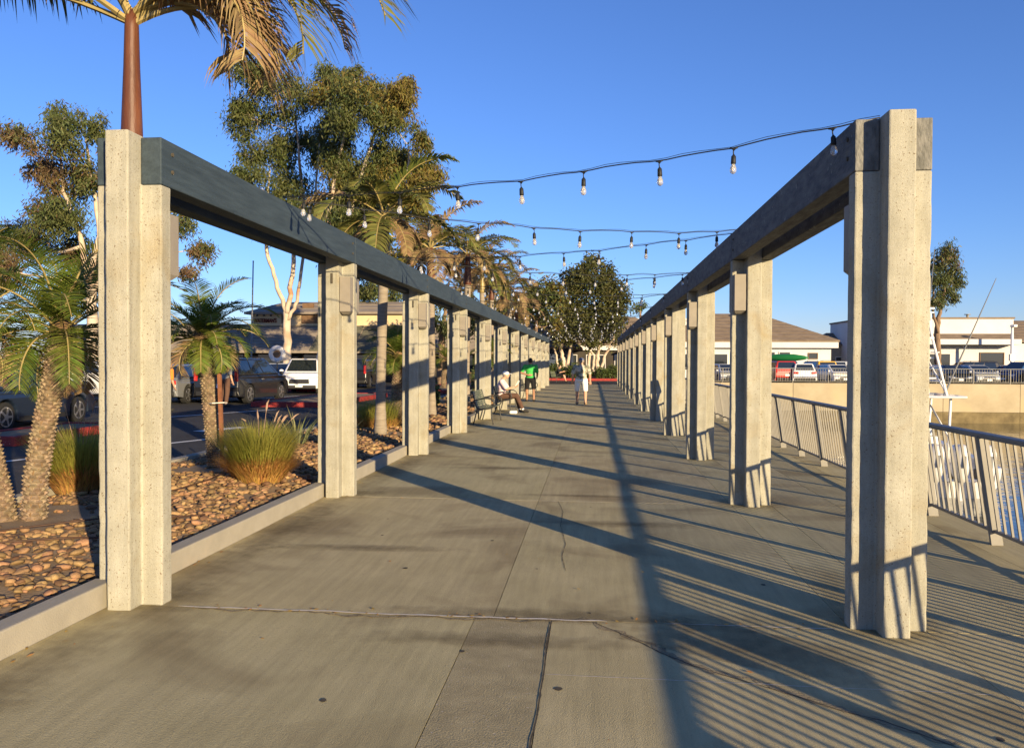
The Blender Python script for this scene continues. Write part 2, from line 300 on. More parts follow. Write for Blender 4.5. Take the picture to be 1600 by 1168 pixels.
M['spall'] = pmat('spalled_concrete', (.17, .135, .08), (.32, .265, .16), scale=22, rough=1, grain=.25, bump=1.0, bscale=90)
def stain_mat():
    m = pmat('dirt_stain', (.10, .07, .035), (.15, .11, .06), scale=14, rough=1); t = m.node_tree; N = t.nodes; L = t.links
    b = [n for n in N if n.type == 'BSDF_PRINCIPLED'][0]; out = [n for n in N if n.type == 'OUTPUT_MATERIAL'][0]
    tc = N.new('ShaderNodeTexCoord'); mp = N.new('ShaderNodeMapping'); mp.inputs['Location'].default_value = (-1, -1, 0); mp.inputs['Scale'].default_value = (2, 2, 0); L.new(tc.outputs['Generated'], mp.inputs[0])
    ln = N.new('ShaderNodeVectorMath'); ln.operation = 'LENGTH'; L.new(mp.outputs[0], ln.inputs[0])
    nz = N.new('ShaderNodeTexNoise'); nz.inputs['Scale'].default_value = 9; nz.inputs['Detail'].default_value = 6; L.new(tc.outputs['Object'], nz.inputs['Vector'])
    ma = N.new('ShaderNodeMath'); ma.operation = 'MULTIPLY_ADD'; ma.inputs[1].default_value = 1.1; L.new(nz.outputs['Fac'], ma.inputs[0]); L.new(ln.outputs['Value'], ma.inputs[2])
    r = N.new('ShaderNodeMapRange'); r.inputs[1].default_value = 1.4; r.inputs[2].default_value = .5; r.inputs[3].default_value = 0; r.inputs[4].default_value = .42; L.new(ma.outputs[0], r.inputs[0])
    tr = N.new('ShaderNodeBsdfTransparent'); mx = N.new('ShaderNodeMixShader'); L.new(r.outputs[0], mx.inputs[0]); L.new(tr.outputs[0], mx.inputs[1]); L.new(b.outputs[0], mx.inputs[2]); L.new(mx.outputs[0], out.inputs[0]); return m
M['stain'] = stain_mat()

# ================================================================== THE SETTING
XR, XL, Y1, SP, HT, HF = 1.815, -3.095, 5.2, 4.3655, 2.814, 3.145
PA, PB, PC, PE = .227, .08, .2065, .062          # post half width, half fin, half fin depth, half flange depth
NP = 12
ORD = 'first second third fourth fifth sixth seventh eighth ninth tenth eleventh twelfth'.split()
WZ = -2.5                                         # water level
BX0, BX1, BY0, BY1 = 3.92, 95.0, -45.0, 58.0      # the basin
def structure(o): o['kind'] = 'structure'; return o
g = MB(); B = 3500
for x0, x1, y0, y1 in ((-B, BX0, -B, B), (BX1, B, -B, B), (BX0, BX1, -B, BY0), (BX0, BX1, BY1, B)):
    g.quad((x0, y0, -.07), (x1, y0, -.07), (x1, y1, -.07), (x0, y1, -.07))
structure(g.build('ground', M['ground']))
g = MB().quad((BX0-.05, BY0, WZ), (BX1, BY0, WZ), (BX1, BY1+.05, WZ), (BX0-.05, BY1+.05, WZ)); structure(g.build('water', M['water']))
g = MB().quad((-75, -40, -.025), (-6.45, -40, -.025), (-6.45, 66, -.025), (-75, 66, -.025)); structure(g.build('parking_lot', M['asphalt']))
g = MB().quad((-6.44, 57.05, -.022), (3.9, 57.05, -.022), (3.9, 100, -.022), (-6.44, 100, -.022)); structure(g.build('drive_road', M['asphalt']))
g = MB().quad((3.92, 58.3, -.02), (90, 58.3, -.02), (90, 100, -.02), (3.92, 100, -.02)); structure(g.build('far_parking_lot', M['asphalt']))
# hills
def hill(name, x0, x1, y, h, seed):
    V, F = [], []; n = 40
    for j in range(4):
        for i in range(n+1):
            t = i/n; x = x0+(x1-x0)*t
            e = math.sin(math.pi*t)**.8*(h*(.72+.5*noise.noise((t*5+seed, seed, 0))))
            V.append((x, y+j*h*2.2, (-2, e*.55, e*.9, e)[j]))
    for j in range(3):
        for i in range(n): F.append((j*(n+1)+i, j*(n+1)+i+1, (j+1)*(n+1)+i+1, (j+1)*(n+1)+i))
    structure(link(name, tomesh(name, V, F, M['hill'], smooth=True)))
hill('hills', -760, -330, 900, 66, 3.1); hill('hills', 250, 900, 1500, 58, 8.4)

# walkway slabs -------------------------------------------------------------
def hz(x, y):
    return .0028*math.sin(.9*x+1.1*y)+.0014*math.sin(1.7*y-.9*x+1)+.0005*math.sin(3.3*y+2.0*x)
walk = structure(MB().quad((-3.38, -5, -.05), (3.9, -5, -.05), (3.9, 57.05, -.05), (-3.38, 57.05, -.05)).build('walkway', M['dark_joint']))
def slab(x0, x1, y0, y1, m):
    gp = .0025; x0 += gp; x1 -= gp; y0 += gp; y1 -= gp
    st = .25 if y0 < 20 else .8
    nx = max(1, int((x1-x0)/st)); ny = max(1, int((y1-y0)/st)); V, F = [], []
    dz = random.uniform(-.001, .001)
    for j in range(ny+1):
        for i in range(nx+1):
            x = x0+(x1-x0)*i/nx; y = y0+(y1-y0)*j/ny; V.append((x, y, hz(x, y)+dz))
    for j in range(ny):
        for i in range(nx): k = j*(nx+1)+i; F.append((k, k+1, k+nx+2, k+nx+1))
    rim = [i for i in range(nx+1)]+[j*(nx+1)+nx for j in range(1, ny+1)]+[ny*(nx+1)+i for i in range(nx-1, -1, -1)]+[j*(nx+1) for j in range(ny-1, 0, -1)]
    n0 = len(V)
    nr_ = len(rim)
    for r in rim: V.append(V[r])
    for r in rim: V.append((V[r][0], V[r][1], -.045))
    for q in range(nr_): q2 = (q+1) % nr_; F.append((n0+q2, n0+q, n0+nr_+q, n0+nr_+q2))
    me = tomesh('slab', V, F, m); me.polygons.foreach_set('use_smooth', [k < nx*ny for k in range(len(F))])
    link('slab', me, walk)
YJ = [-4.9]+[5.13+SP*k for k in range(12)]+[57.0]
for r in range(len(YJ)-1):
    if r == 0: XJ = [-3.21, -.745, -.252, 2.045, 2.79, 3.45, 3.9]
    else: XJ = [-3.21, -.63, 1.595, 2.045, 2.79, 3.45, 3.9]
    for c in range(6):
        slab(XJ[c], XJ[c+1], YJ[r], YJ[r+1], M['walk_rough'] if (r == 0 and c == 1) else M['walk'])
def ribbon(name, pts, w, m, jit=.3, parent=walk, lift=.003, step=.05):
    P = [Vector((p[0], p[1], 0)) for p in pts]; Q = []
    for a, b in zip(P, P[1:]):
        n = max(1, int((b-a).length/step))
        for i in range(n): Q.append(a.lerp(b, i/n))
    Q.append(P[-1]); V, F = [], []; off = 0
    for i, q in enumerate(Q):
        d = (Q[min(i+1, len(Q)-1)]-Q[max(i-1, 0)]).normalized(); nrm = Vector((-d.y, d.x, 0))
        off = off*.7+random.uniform(-1, 1)*w*jit; ww = w*random.uniform(1-min(jit, .7), 1+jit*.6)*(.3 if i in (0, len(Q)-1) else 1)
        for s in (-1, 1):
            p = q+nrm*(off+s*ww/2); V.append((p.x, p.y, hz(p.x, p.y)+lift))
    for i in range(len(Q)-1): F.append((2*i, 2*i+1, 2*i+3, 2*i+2))
    return link(name, tomesh(name, V, F, m), parent)
def gp(*a): return [tuple(onground(x, y))[:2] for x, y in a]
ribbon('joint_sealant', [(-2.75, 5.13), (-1.2, 5.13), (.1, 5.125)], .02, M['sealant'], .3, lift=.005)
ribbon('joint_sealant', [(.45, 5.125), (1.55, 5.12)], .009, M['sealant'], .6)
for k in (1, 2, 3): ribbon('joint_sealant', [(-2.9, 5.13+SP*k), (1.5, 5.13+SP*k)], .012, M['sealant'], .5)
ribbon('spalled_edge', [(-2.6, 5.09), (-.2, 5.08)], .03, M['spall'], .8)
ribbon('spalled_edge', [(-.9, 5.165), (.1, 5.16)], .04, M['spall'], .8)
ribbon('crack', [(-.252, 5.12), (-.256, 4.3), (-.248, 3.9), (-.262, 3.2), (-.25, 1.5)], .009, M['dark_joint'], .4)
ribbon('crack', gp((870, 967), (930, 972), (965, 986), (1000, 1003), (1040, 1022), (1085, 1040), (1150, 1060), (1230, 1083), (1300, 1105), (1380, 1125), (1500, 1168)), .008, M['dark_joint'], .5, step=.03)
ribbon('crack_spall', gp((925, 971), (1000, 1000), (1085, 1036), (1150, 1056), (1300, 1101), (1500, 1163)), .05, M['spall'], .5, lift=.002, step=.04)
ribbon('crack', gp((872, 782), (880, 800), (876, 822), (884, 850), (878, 870), (884, 892)), .005, M['dark_joint'], .6, step=.03)
ribbon('crack', gp((640, 655), (690, 664), (740, 668)), .01, M['dark_joint'], .8)
ribbon('hairline_joint', [(-.24, 4.22), (2.0, 4.2)], .005, M['sealant'], .5)
for k in range(14):       # dropped bits and chewing gum spots
    x = random.uniform(-2.4, 2.6); y = random.uniform(3.4, 10); r = random.uniform(.008, .022)
    link('stain_spot', tomesh('stain_spot', [(x+r*random.uniform(.7, 1.2)*math.cos(t*.785), y+r*1.2*math.sin(t*.785), hz(x, y)+.003) for t in range(8)], [tuple(range(8))], M['dark_joint']), walk)

# planter -------------------------------------------------------------------
PX0, PX1 = -6.3, -3.36
def bz(x, y):
    t = (x-PX0)/(PX1-PX0)
    return .055+.09*math.sin(math.pi*min(1, max(0, t)))+.03*noise.noise((x*.9, y*.9, 0))
V, F = [], []; nx, ny = 14, 150
for j in range(ny+1):
    for i in range(nx+1):
        x = PX0+(PX1-PX0)*i/nx; y = -4+61*j/ny; V.append((x, y, bz(x, y)))
for j in range(ny):
    for i in range(nx): k = j*(nx+1)+i; F.append((k, k+1, k+nx+2, k+nx+1))
bed = structure(link('planter_bed', tomesh('planter_bed', V, F, M['soil'], smooth=True)))
kerb = structure(empty('planter_kerb', (0, 0, 0)))
for k in range(-2, 12):
    y0 = Y1+SP*k+.2; y1 = Y1+SP*(k+1)-.2
    b = MB(); b.box((-3.29, (y0+y1)/2, .04), (.15, y1-y0+.33, .24)); b.build('kerb_stone', M['kerb'], kerb, bevel=.012)
b = MB().box((-6.375, 26.5, .03), (.15, 61, .2)); b.build('kerb_stone', M['kerb'], kerb, bevel=.015)
# cobbles
def cobble_mesh(seed):
    bm = bmesh.new(); bmesh.ops.create_icosphere(bm, subdivisions=1, radius=1)
    for v in bm.verts:
        v.co *= 1+.22*noise.noise(v.co*1.3+Vector((seed*7.1, seed, 0)))
    me = bpy.data.meshes.new('cobble'); bm.to_mesh(me); bm.free(); me.materials.append(M['cobble'])
    me.polygons.foreach_set('use_smooth', [True]*len(me.polygons)); return me
CM = [cobble_mesh(i) for i in range(6)]
BARE = [(-5.45, 7.2, .75), (-5.28, 10.83, .55), (-3.98, 6.6, .3), (-4.2, 16.3, .4)]
spots = []
def try_spots(n, y0, y1, sz):
    for _ in range(n):
        x = random.uniform(PX0+.06, PX1-.07); y = random.uniform(y0, y1)
        keep = 1.0
        for bx, by, br in BARE:
            d = math.hypot(x-bx, y-by)
            if d < br: keep = .12*(d/br)
        if random.random() < keep : spots.append((x, y, random.uniform(*sz)))
try_spots(3300, 3.5, 8.5, (.016, .056)); try_spots(3600, 8.5, 16, (.018, .058)); try_spots(2000, 16, 30, (.045, .075)); try_spots(700, 30, 56, (.06, .1))
def vis(s):
    v = Vector((s[0], s[1], .12))-CC; d = v.dot(CF); px = 800+FPX*v.dot(CR)/d
    return s[2]/d if -5 < px < 800 and not (150 < px < 268) else 0
spots.sort(key=lambda s: -vis(s))
cv = [np.array([v.co[:] for v in m.vertices]) for m in CM]; cf = [[tuple(p.vertices) for p in m.polygons] for m in CM]
fv, ff, off = [], [], 0
for i, (x, y, r) in enumerate(spots):
    sc = (r*random.uniform(.9, 1.35), r*random.uniform(.7, 1.05), r*random.uniform(.38, .62)); rot = (random.uniform(-.35, .35), random.uniform(-.35, .35), random.uniform(0, 6.28))
    z = bz(x, y)+sc[2]*random.uniform(.3, .85); k = i % 6
    if i < 300: link('cobble', CM[k], bed, (x, y, z), rot, sc)
    else:
        from mathutils import Euler
        mt = np.array((Matrix.Translation((x, y, z))@Euler(rot).to_matrix().to_4x4()@Matrix.Diagonal((*sc, 1))))
        P = cv[k]@mt[:3, :3].T+mt[:3, 3]; fv.append(P); ff += [tuple(a+off for a in f) for f in cf[k]]; off += len(P)
o = link('cobble_fill', tomesh('cobble_fill', np.concatenate(fv).tolist(), ff, M['cobble_fill'], smooth=True), bed); o['kind'] = 'stuff'
def hose(pts, label):
    P = [Vector((x, y, bz(x, y)+.055+random.uniform(-.01, .02))) for x, y in pts]; Q = []
    for a, b in zip(P, P[1:]):
        for i in range(5): Q.append(a.lerp(b, i/5)+Vector((random.uniform(-.008, .008), random.uniform(-.008, .008), 0)))
    o = MB().tube(Q+[P[-1]], .0085, 6).build('drip_hose', M['hose'], smooth=True); tag(o, label, 'hose', 'drip hoses in the planter')
hose([(-5.9, 5.6), (-5.3, 6.1), (-4.9, 6.55), (-4.4, 6.9), (-3.9, 7.1), (-3.7, 7.4)], 'brown drip hose crossing the cobbles from the double palm towards the first left post')
hose([(-4.95, 5.75), (-4.55, 6.1), (-4.25, 6.25), (-3.9, 6.35)], 'shorter drip hose lying nearest the kerb left of the first left post')
hose([(-4.9, 7.9), (-4.6, 8.6), (-4.55, 9.3), (-4.75, 10.1), (-5.1, 10.6)], 'drip hose curling over cobbles to the foot of the staked palm')

# parking paint, islands -----------------------------------------------------
def strip(name, a, b, w, m, z=-.02):
    a = Vector((*a, z)); b = Vector((*b, z)); n = (b-a).normalized(); n = Vector((-n.y, n.x, 0))*w/2
    return structure(MB().quad(a-n, b-n, b+n, a+n).build(name, m))
strip('painted_line', (-9.6, 12.0), (-7.9, 16.6), .13, M['white_line']); strip('painted_line', (-12.6, 21.4), (-10.6, 26.2), .13, M['white_line'])
strip('painted_line', (-9.1, 17.9), (-8.6, 19.2), .4, M['white_line']); strip('painted_line', (-17.6, 25), (-16.6, 30), .12, M['white_line']); strip('painted_line', (-14.2, 33.5), (-13.2, 37.5), .12, M['white_line'])
def island(name, x0, x1, y0, y1, m=M['red_kerb'], h=.16):
    r = structure(empty(name, (0, 0, 0)))
    MB().quad((x0+.14, y0+.14, h-.03), (x1-.14, y0+.14, h-.03), (x1-.14, y1-.14, h-.03), (x0+.14, y1-.14, h-.03)).build('island_soil', M['soil'], r)
    k = MB(); t = .15
    k.box(((x0+x1)/2, y0+t/2, h/2-.03), (x1-x0, t, h+.06)); k.box(((x0+x1)/2, y1-t/2, h/2-.03), (x1-x0, t, h+.06))
    k.box((x0+t/2, (y0+y1)/2, h/2-.03), (t, y1-y0-2*t, h+.06)); k.box((x1-t/2, (y0+y1)/2, h/2-.03), (t, y1-y0-2*t, h+.06))
    k.build('painted_kerb', m, r, bevel=.02); return r
island('parking_island', -12.4, -11.0, 14.4, 18.0); island('parking_island', -12.1, -9.3, 27.6, 36); island('parking_island', -24.5, -13.8, 41.2, 43.4)
island('parking_island', -9.6, -6.7, 40, 56); island('end_planter', -14, 3.6, 68.2, 78, h=.18); island('end_planter', 2.9, 6.4, 63.5, 66.5)

# quay walls ------------------------------------------------------------------
qw = structure(empty('quay_wall', (0, 0, 0)))
for i in range(18):
    x0 = BX0+i*5.0; b = MB(); b.box((x0+2.5, BY1+.15, (-1.75+.18)/2), (4.975, .3, 1.93)); b.build('wall_panel', M['quay'], qw, bevel=.01)
    b = MB(); b.box((x0+2.5, BY1+.16, -2.4), (4.985, .3, 1.27)); b.build('tide_band', M['quay_wet'], qw)
for i in range(20):
    y0 = BY0+i*5.15; b = MB(); b.box((BX0-.16, y0+2.575, -1.55), (.3, 5.13, 2.9)); b.build('wall_panel', M['quay'], qw)

# ================================================================== PERGOLA
def post_mesh(seed):
    rs = random.Random(seed)
    a, b_, c, e = PA, PB, PC, PE
    out = [(-b_, -c), (b_, -c), (b_, -e), (a, -e), (a, e), (b_, e), (b_, c), (-b_, c), (-b_, e), (-a, e), (-a, -e), (-b_, -e)]
    fin = [0, 1, 2, 5, 6, 7, 8, 11]; V, F = [], []; ns = 48
    def ch(): return 1-(rs.random()**16)*.03
    def ring(z, idx):
        r = []
        for i in idx: V.append((out[i][0]*ch()+rs.gauss(0, .0007), out[i][1]*ch()+rs.gauss(0, .0007), z)); r.append(len(V)-1)
        return r
    prev = ring(-.06, range(12)); base = prev
    for k in range(1, ns+1):
        cur = ring(-.06+(HT+.06)*k/ns, range(12))
        for i in range(12): j = (i+1) % 12; F.append((prev[i], prev[j], cur[j], cur[i]))
        prev = cur
    F.append((prev[2], prev[3], prev[4], prev[5])); F.append((prev[8], prev[9], prev[10], prev[11]))
    p = [prev[i] for i in fin]
    for k in (1, 2, 3):
        cur = ring(HT+(HF-HT)*k/3, fin)
        for i in range(8): j = (i+1) % 8; F.append((p[i], p[j], cur[j], cur[i]))
        p = cur
    F.append(tuple(p)); return tomesh('shaft', V, F, M['post'])
PM = [post_mesh(i) for i in range(5)]
lm = MB(); lm.box((0, 0, .035), (.128, .118, .41)); 
lm.add([(-.064, -.059, -.17), (.064, -.059, -.17), (.064, .059, -.17), (-.064, .059, -.17), (-.045, .0, -.205), (.045, .0, -.205), (.045, .059, -.205), (-.045, .059, -.205)], [(7, 6, 5, 4), (0, 1, 5, 4), (1, 2, 6, 5), (2, 3, 7, 6), (3, 0, 4, 7)])
lamp_me = lm.mesh('lamp_box', M['lamp_box'])
lmr = MB().box((0, 0, 0), (.02, .02, .12)).mesh('conduit', M['dark_joint'])
for side, X, word, inn in ((0, XL, 'left', 1), (1, XR, 'right', -1)):
    for n in range(NP):
        y = Y1+SP*n
        extra = {0: 'the tallest in view, nearest the camera', 11: 'at the far end of the walkway'}.get(n, 'counted from the near end')
        r = empty('pergola_post', (X, y, 0), 0, '%s cross-shaped concrete post of the %s row, %s' % (ORD[n], word, extra), 'post', 'concrete posts of the %s row' % word)
        sh = link('shaft', PM[(n*2+side) % 5], r, None, (0, 0, math.pi*((n+side) % 2)))
        bv = sh.modifiers.new('bevel', 'BEVEL'); bv.width = .011; bv.segments = 2; bv.limit_method = 'ANGLE'; bv.angle_limit = R_(40)
        if n > 0:
            l = link('lamp_box', lamp_me, r, (inn*(PB+.072), -PE-.062, 2.40), None)
        l = link('lamp_box', lamp_me, r, (inn*(PB+.072), PE+.062, 2.40), (0, 0, math.pi))
        if side == 0 and n > 0: link('conduit', lmr, r, (.0, -PC-.004, 2.62))
    row = empty('pergola_beams', (X, Y1-PE, HT), 0, ('slate blue painted double timber beam along the left row of posts', 'worn grey double timber beam along the right row of posts')[side], 'beam', 'beams over the posts')
    bw = PA-PB
    for s in (-1, 1):
        for k in range(NP-1):
            y0 = 0 if k == 0 else SP*k+PE; y1 = SP*(k+1)+PE if k < NP-2 else SP*(k+1)+2*PE
            b = MB(); L = y1-y0-.004; x0, x1 = (s*PB+.002*s, s*PA) if s > 0 else (-PA, -PB-.002)
            z0, z1 = .001, .318+random.uniform(-.003, .003)
            V = [(x, y, z) for y in (y0, y0+L) for x, z in ((x0, z0), (x1, z0), (x1, z1), (x0, z1))]
            b.add(V, [(0, 1, 2, 3)]); b.k = 1; b.m[-1] = 1; b.k = 0
            b.add([V[i] for i in (0, 1, 2, 3, 4, 5, 6, 7)], [(7, 6, 5, 4), (0, 4, 5, 1), (1, 5, 6, 2), (2, 6, 7, 3), (3, 7, 4, 0)])
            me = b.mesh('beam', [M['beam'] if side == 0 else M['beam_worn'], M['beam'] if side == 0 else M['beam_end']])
            weld_normals(me); o = link('beam', me, row)
            bv = o.modifiers.new('bevel', 'BEVEL'); bv.width = .008; bv.segments = 2; bv.limit_method = 'ANGLE'
            if s == inn:
                for yb in ([.14] if k == 0 else [])+[y1-.12]:
                    for zb in (.11, .23):
                        MB().disc((inn*(PA+.002), yb, zb), (1, 0, 0), .014, .014, .012, 8).build('bolt', M['dark_joint'], row)

# string lights --------------------------------------------------------------
bw_ = MB(); bw_.tube([(0, 0, 0), (.003, 0, -.03), (0, 0, -.055)], .0045, 6); bw_.tube([(0, 0, -.05), (0, 0, -.058), (0, 0, -.062), (0, 0, -.115), (0, 0, -.12)], [.008, .012, .0175, .0195, .016], 10)
bw_.tube([(-.03, 0, 0), (-.012, 0, -.002), (0, 0, -.014), (.012, 0, -.002), (.03, 0, 0)], [.005, .008, .010, .008, .005], 6)
sock_me = bw_.mesh('socket', M['wire'], True)
bb = MB(); bb.tube([(0, 0, -.118), (0, 0, -.13), (0, 0, -.15), (0, 0, -.172), (0, 0, -.187), (0, 0, -.193)], [.011, .0155, .023, .0245, .016, .003], 12)
bulb_me = bb.mesh('bulb', M['bulb'], True)
fl = MB().tube([(0, 0, -.12), (0, 0, -.14), (.004, 0, -.16), (0, 0, -.178)], [.006, .004, .006, .003], 5); fil_me = fl.mesh('filament', M['filament'])
ends = []
for n in range(NP-1):
    ends.append((XR-PA*.2, Y1+SP*n+.05, HT+.36)); ends.append((XL+PA, Y1+SP*n+2.05, HT+.345))
ends.append((XR-PA*.2, Y1+SP*11, HT+.36))
for k in range(len(ends)-1):
    a, b = Vector(ends[k]), Vector(ends[k+1]); L = (b-a).length; sag = .10+.05*random.random()
    d = (b-a); rz = math.atan2(d.y, d.x)
    r = empty('string_light', a, 0, '%s string of clear bulbs across the walkway, counting from the %s posts' % ((ORD[k], 'near') if k < 11 else (ORD[21-k], 'farthest')), 'string light', 'bulb strings zigzagging over the walkway')
    P = []; n = 44; ph = random.uniform(0, 6)
    nb = 9; sh_ = random.uniform(.2, .8); ts = [(i+sh_+random.uniform(-.09, .09))/nb for i in range(nb)]
    def pos(t):
        dip = sum(math.exp(-((t-q)/.022)**2) for q in ts)
        return d*t+Vector((0, 0, -4*sag*t*(1-t)-.012*dip+.006*math.sin(t*23+ph)))
    P = [pos(i/n) for i in range(n+1)]
    MB().tube(P, .0048, 5).build('cable', M['wire'], r, smooth=True)
    MB().tube([p+Vector((0, 0, .012+.004*math.sin(i*1.3))) for i, p in enumerate(P)], .002, 4).build('guide_wire', M['wire'], r)
    for t in ts:
        s = link('socket', sock_me, r, pos(t), (random.uniform(-.06, .06), random.uniform(-.06, .06), rz+random.uniform(-.1, .1)), (.9, .9, .92))
        link('bulb', bulb_me, s); link('filament', fil_me, s)

# railings ----------------------------------------------------------------------
def railing(name, loc, rz, length, lean, label, sp, ps, keep, h=1.03):
    r = empty(name, loc, 0, label, 'railing'); r.rotation_euler = (0, lean, rz)
    MB().box((0, length/2, h-.025), (.075, length, .05)).build('top_rail', M['rail_top'], r, bevel=.012)
    MB().box((0, length/2, .125), (.035, length, .03)).build('bottom_rail', M['rail'], r, bevel=.004)
    pm = MB().box((0, 0, .48), (.10, .035, 1.04)).mesh('railing_post', M['rail']); bm_ = MB().box((0, 0, .56), (.019, .019, .85)).mesh('baluster', M['rail'])
    n = int(length/ps); py = [i*ps+.3 for i in range(n+1) if i*ps+.3 < length]
    for y in py: link('railing_post', pm, r, (0, y, 0))
    rest = MB(); cnt = 0; y = .05
    while y < length:
        if all(abs(y-p) > .045 for p in py):
            if keep(y) and cnt < 300: link('baluster', bm_, r, (0, y, 0)); cnt += 1
            else: rest.box((0, y, .56), (.019, .019, .85))
        y += sp
    if rest.v: rest.build('baluster_run', M['rail'], r)['kind'] = 'stuff'
    return r
RY0 = -6.3
near_rail = railing('walkway_railing', (3.655, RY0, 0), 0, 64, R_(-8.5), 'leaning metal railing with pale balusters along the water side of the walkway', .125, 1.37, lambda y: y+RY0 > 5.0)
railing('quay_railing', (BX0+.1, BY1+.15, .16), R_(-90), 60, 0, 'pale metal railing on top of the far quay wall', .17, 2.4, lambda y: y < 50, 1.06)
s = MB().box((0, 0, 0), (.012, .5, .32)); o = s.build('notice_panel', M['plate'], None, bevel=.004); o.location = (3.44, 1.45, .80); o.rotation_euler = (0, R_(-8.5), 0)
tag(o, 'blank white panel hung on the walkway railing beside the camera', 'panel')

# dirt washed around the post feet and old stains on the slabs
def stain(x, y, rx, ry, rz=0.0):
    V = []; F = []; n = 10
    for j in range(n+1):
        for i in range(n+1):
            u = (i/n*2-1)*rx; v = (j/n*2-1)*ry; X = x+u*math.cos(rz)-v*math.sin(rz); Y = y+u*math.sin(rz)+v*math.cos(rz); V.append((X, Y, hz(X, Y)+.0035))
    for j in range(n):
        for i in range(n): k = j*(n+1)+i; F.append((k, k+1, k+n+2, k+n+1))
    link('dirt_stain', tomesh('dirt_stain', V, F, M['stain'], smooth=True), walk)
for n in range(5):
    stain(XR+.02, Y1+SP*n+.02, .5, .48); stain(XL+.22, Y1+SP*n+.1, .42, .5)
rs_ = random.Random(5)
for n in range(6): stain(-2.98+rs_.uniform(-.05, .05), Y1+SP*(n-.5)+rs_.uniform(-.3, .3), .34, 2.2)
for y_ in (4.7, 6.9, 8.2, 9.9, 12.3): stain(rs_.uniform(-2, 1), y_, rs_.uniform(1.0, 1.9), rs_.uniform(.1, .2), rs_.uniform(-.06, .06))
stain(-.3, 5.2, 1.6, .2); stain(.9, 4.75, 1.1, .3, -.5)

# ================================================================== PALMS, PLANTS, TREES
UP = Vector((0, 0, 1))
def frond(rs, base, az, el, length, droop, lf_len, hang, n=34, mi=0, stem=.018, curl=0.0, vee=.45, lw=.022, start=.16, bald=0.0):
    """returns (V, F, mat index): 0 leaflet, 1 rachis"""
    mb = MB(); P = [Vector(base)]; D = []; seg = 16; a = az; e = el
    for i in range(seg):
        t = (i+.5)/seg; ee = el-droop*(t**1.5); aa = az+curl*t*t
        d = Vector((math.cos(ee)*math.cos(aa), math.cos(ee)*math.sin(aa), math.sin(ee))); D.append(d); P.append(P[-1]+d*length/seg)
    mb.k = 1; mb.tube(P, [stem*(1-.85*i/seg)+.002 for i in range(seg+1)], 5); mb.k = 0
    for i in range(n):
        t = start+(1-start)*(i+.5)/n; x = t*seg; k = min(seg-1, int(x)); p = P[k].lerp(P[k+1], x-k); d = D[k]
        side = d.cross(UP)
        if side.length < 1e-3: side = Vector((1, 0, 0))
        side.normalize(); up = side.cross(d).normalized()
        L = lf_len*(math.sin(math.pi*(.12+.83*t))**.7)*rs.uniform(.85, 1.1)
        for s in (-1, 1):
            if rs.random() < bald: continue
            q = (side*s*(.9)+d*(.45+.35*t)+up*vee*rs.uniform(.5, 1.2)).normalized()
            h = hang*rs.uniform(.7, 1.25); pts = [p]; cur = p; qq = q
            for z in range(3):
                cur = cur+qq*L/3; pts.append(cur); qq = (qq-UP*h*(.45+.3*z)).normalized()
            wd = lw*rs.uniform(.8, 1.2); wv = (d*.75+UP*.25*rs.uniform(-1, 1)).normalized()
            n0 = [wd*.45, wd, wd*.72]; V = []
            for z in range(3): V += [pts[z]-wv*n0[z]/2, pts[z]+wv*n0[z]/2]
            V.append(pts[3]); mb.add(V, [(0, 1, 3, 2), (2, 3, 5, 4), (4, 5, 6)])
    return mb
def king_palm(loc, h, shaft, n, length, seed, label, cat='palm tree', lean=(0, 0), spec=None, r=.085, dry=.3, smat='crownshaft', lw=.045, nl=46, lf=None, stem=.018):
    rs = random.Random(seed); root = empty('king_palm', loc, 0, label, cat, 'king palms in the planter')
    ln = Vector((lean[0], lean[1], 0)); ht = h-shaft; P = []; Rr = []
    for i in range(26):
        t = i/25; P.append(ln*t*t*ht/h+Vector((0, 0, ht*t))); Rr.append(r*(1.35-.4*min(1, t*5))*(1+.03*((i % 2)*2-1)) if t < .25 else r*(.98+.02*((i % 2)*2-1)))
    MB().tube(P, Rr, 14).build('trunk', M['palm_trunk'], root, smooth=True)
    top = P[-1]; C = [top+ln*.1*t+Vector((0, 0, shaft*t)) for t in (0, .04, .12, .35, .65, .9, 1)]
    MB().tube(C, [r*1.0, r*1.12, r*1.2, r*1.05, r*.85, r*.74, r*.62], 14).build('crownshaft', M[smat], root, smooth=True)
    top = C[-1]
    specs = spec or [(rs.uniform(0, 6.28) if False else i*2.4+rs.uniform(-.3, .3), 1.25-1.35*(i/n)+rs.uniform(-.1, .1), length*rs.uniform(.85, 1.1), 1.5+rs.uniform(-.2, .4), rs.random() < dry) for i in range(n)]+[(i*1.7+.4, rs.uniform(-.5, -.1), length*rs.uniform(.5, .75), .9, True) for i in range(7)]
    for az, el, L, dr, dd in specs:
        m = frond(rs, top-Vector((0, 0, rs.uniform(0, .12))), az, el, L, dr, .42*L/2.1+.12 if lf is None else lf*(.8+.2*L/2.3), 1.0 if dd else .75, n=nl, lw=lw, stem=stem, bald=.08 if dd else .02, curl=rs.uniform(-.4, .4))
        m.build('frond', [M['frond_dry'] if dd else (M['frond_green'] if el > 1.2 else M['frond']), M['rachis']], root)
    # loose dry fibres under the crown
    return root
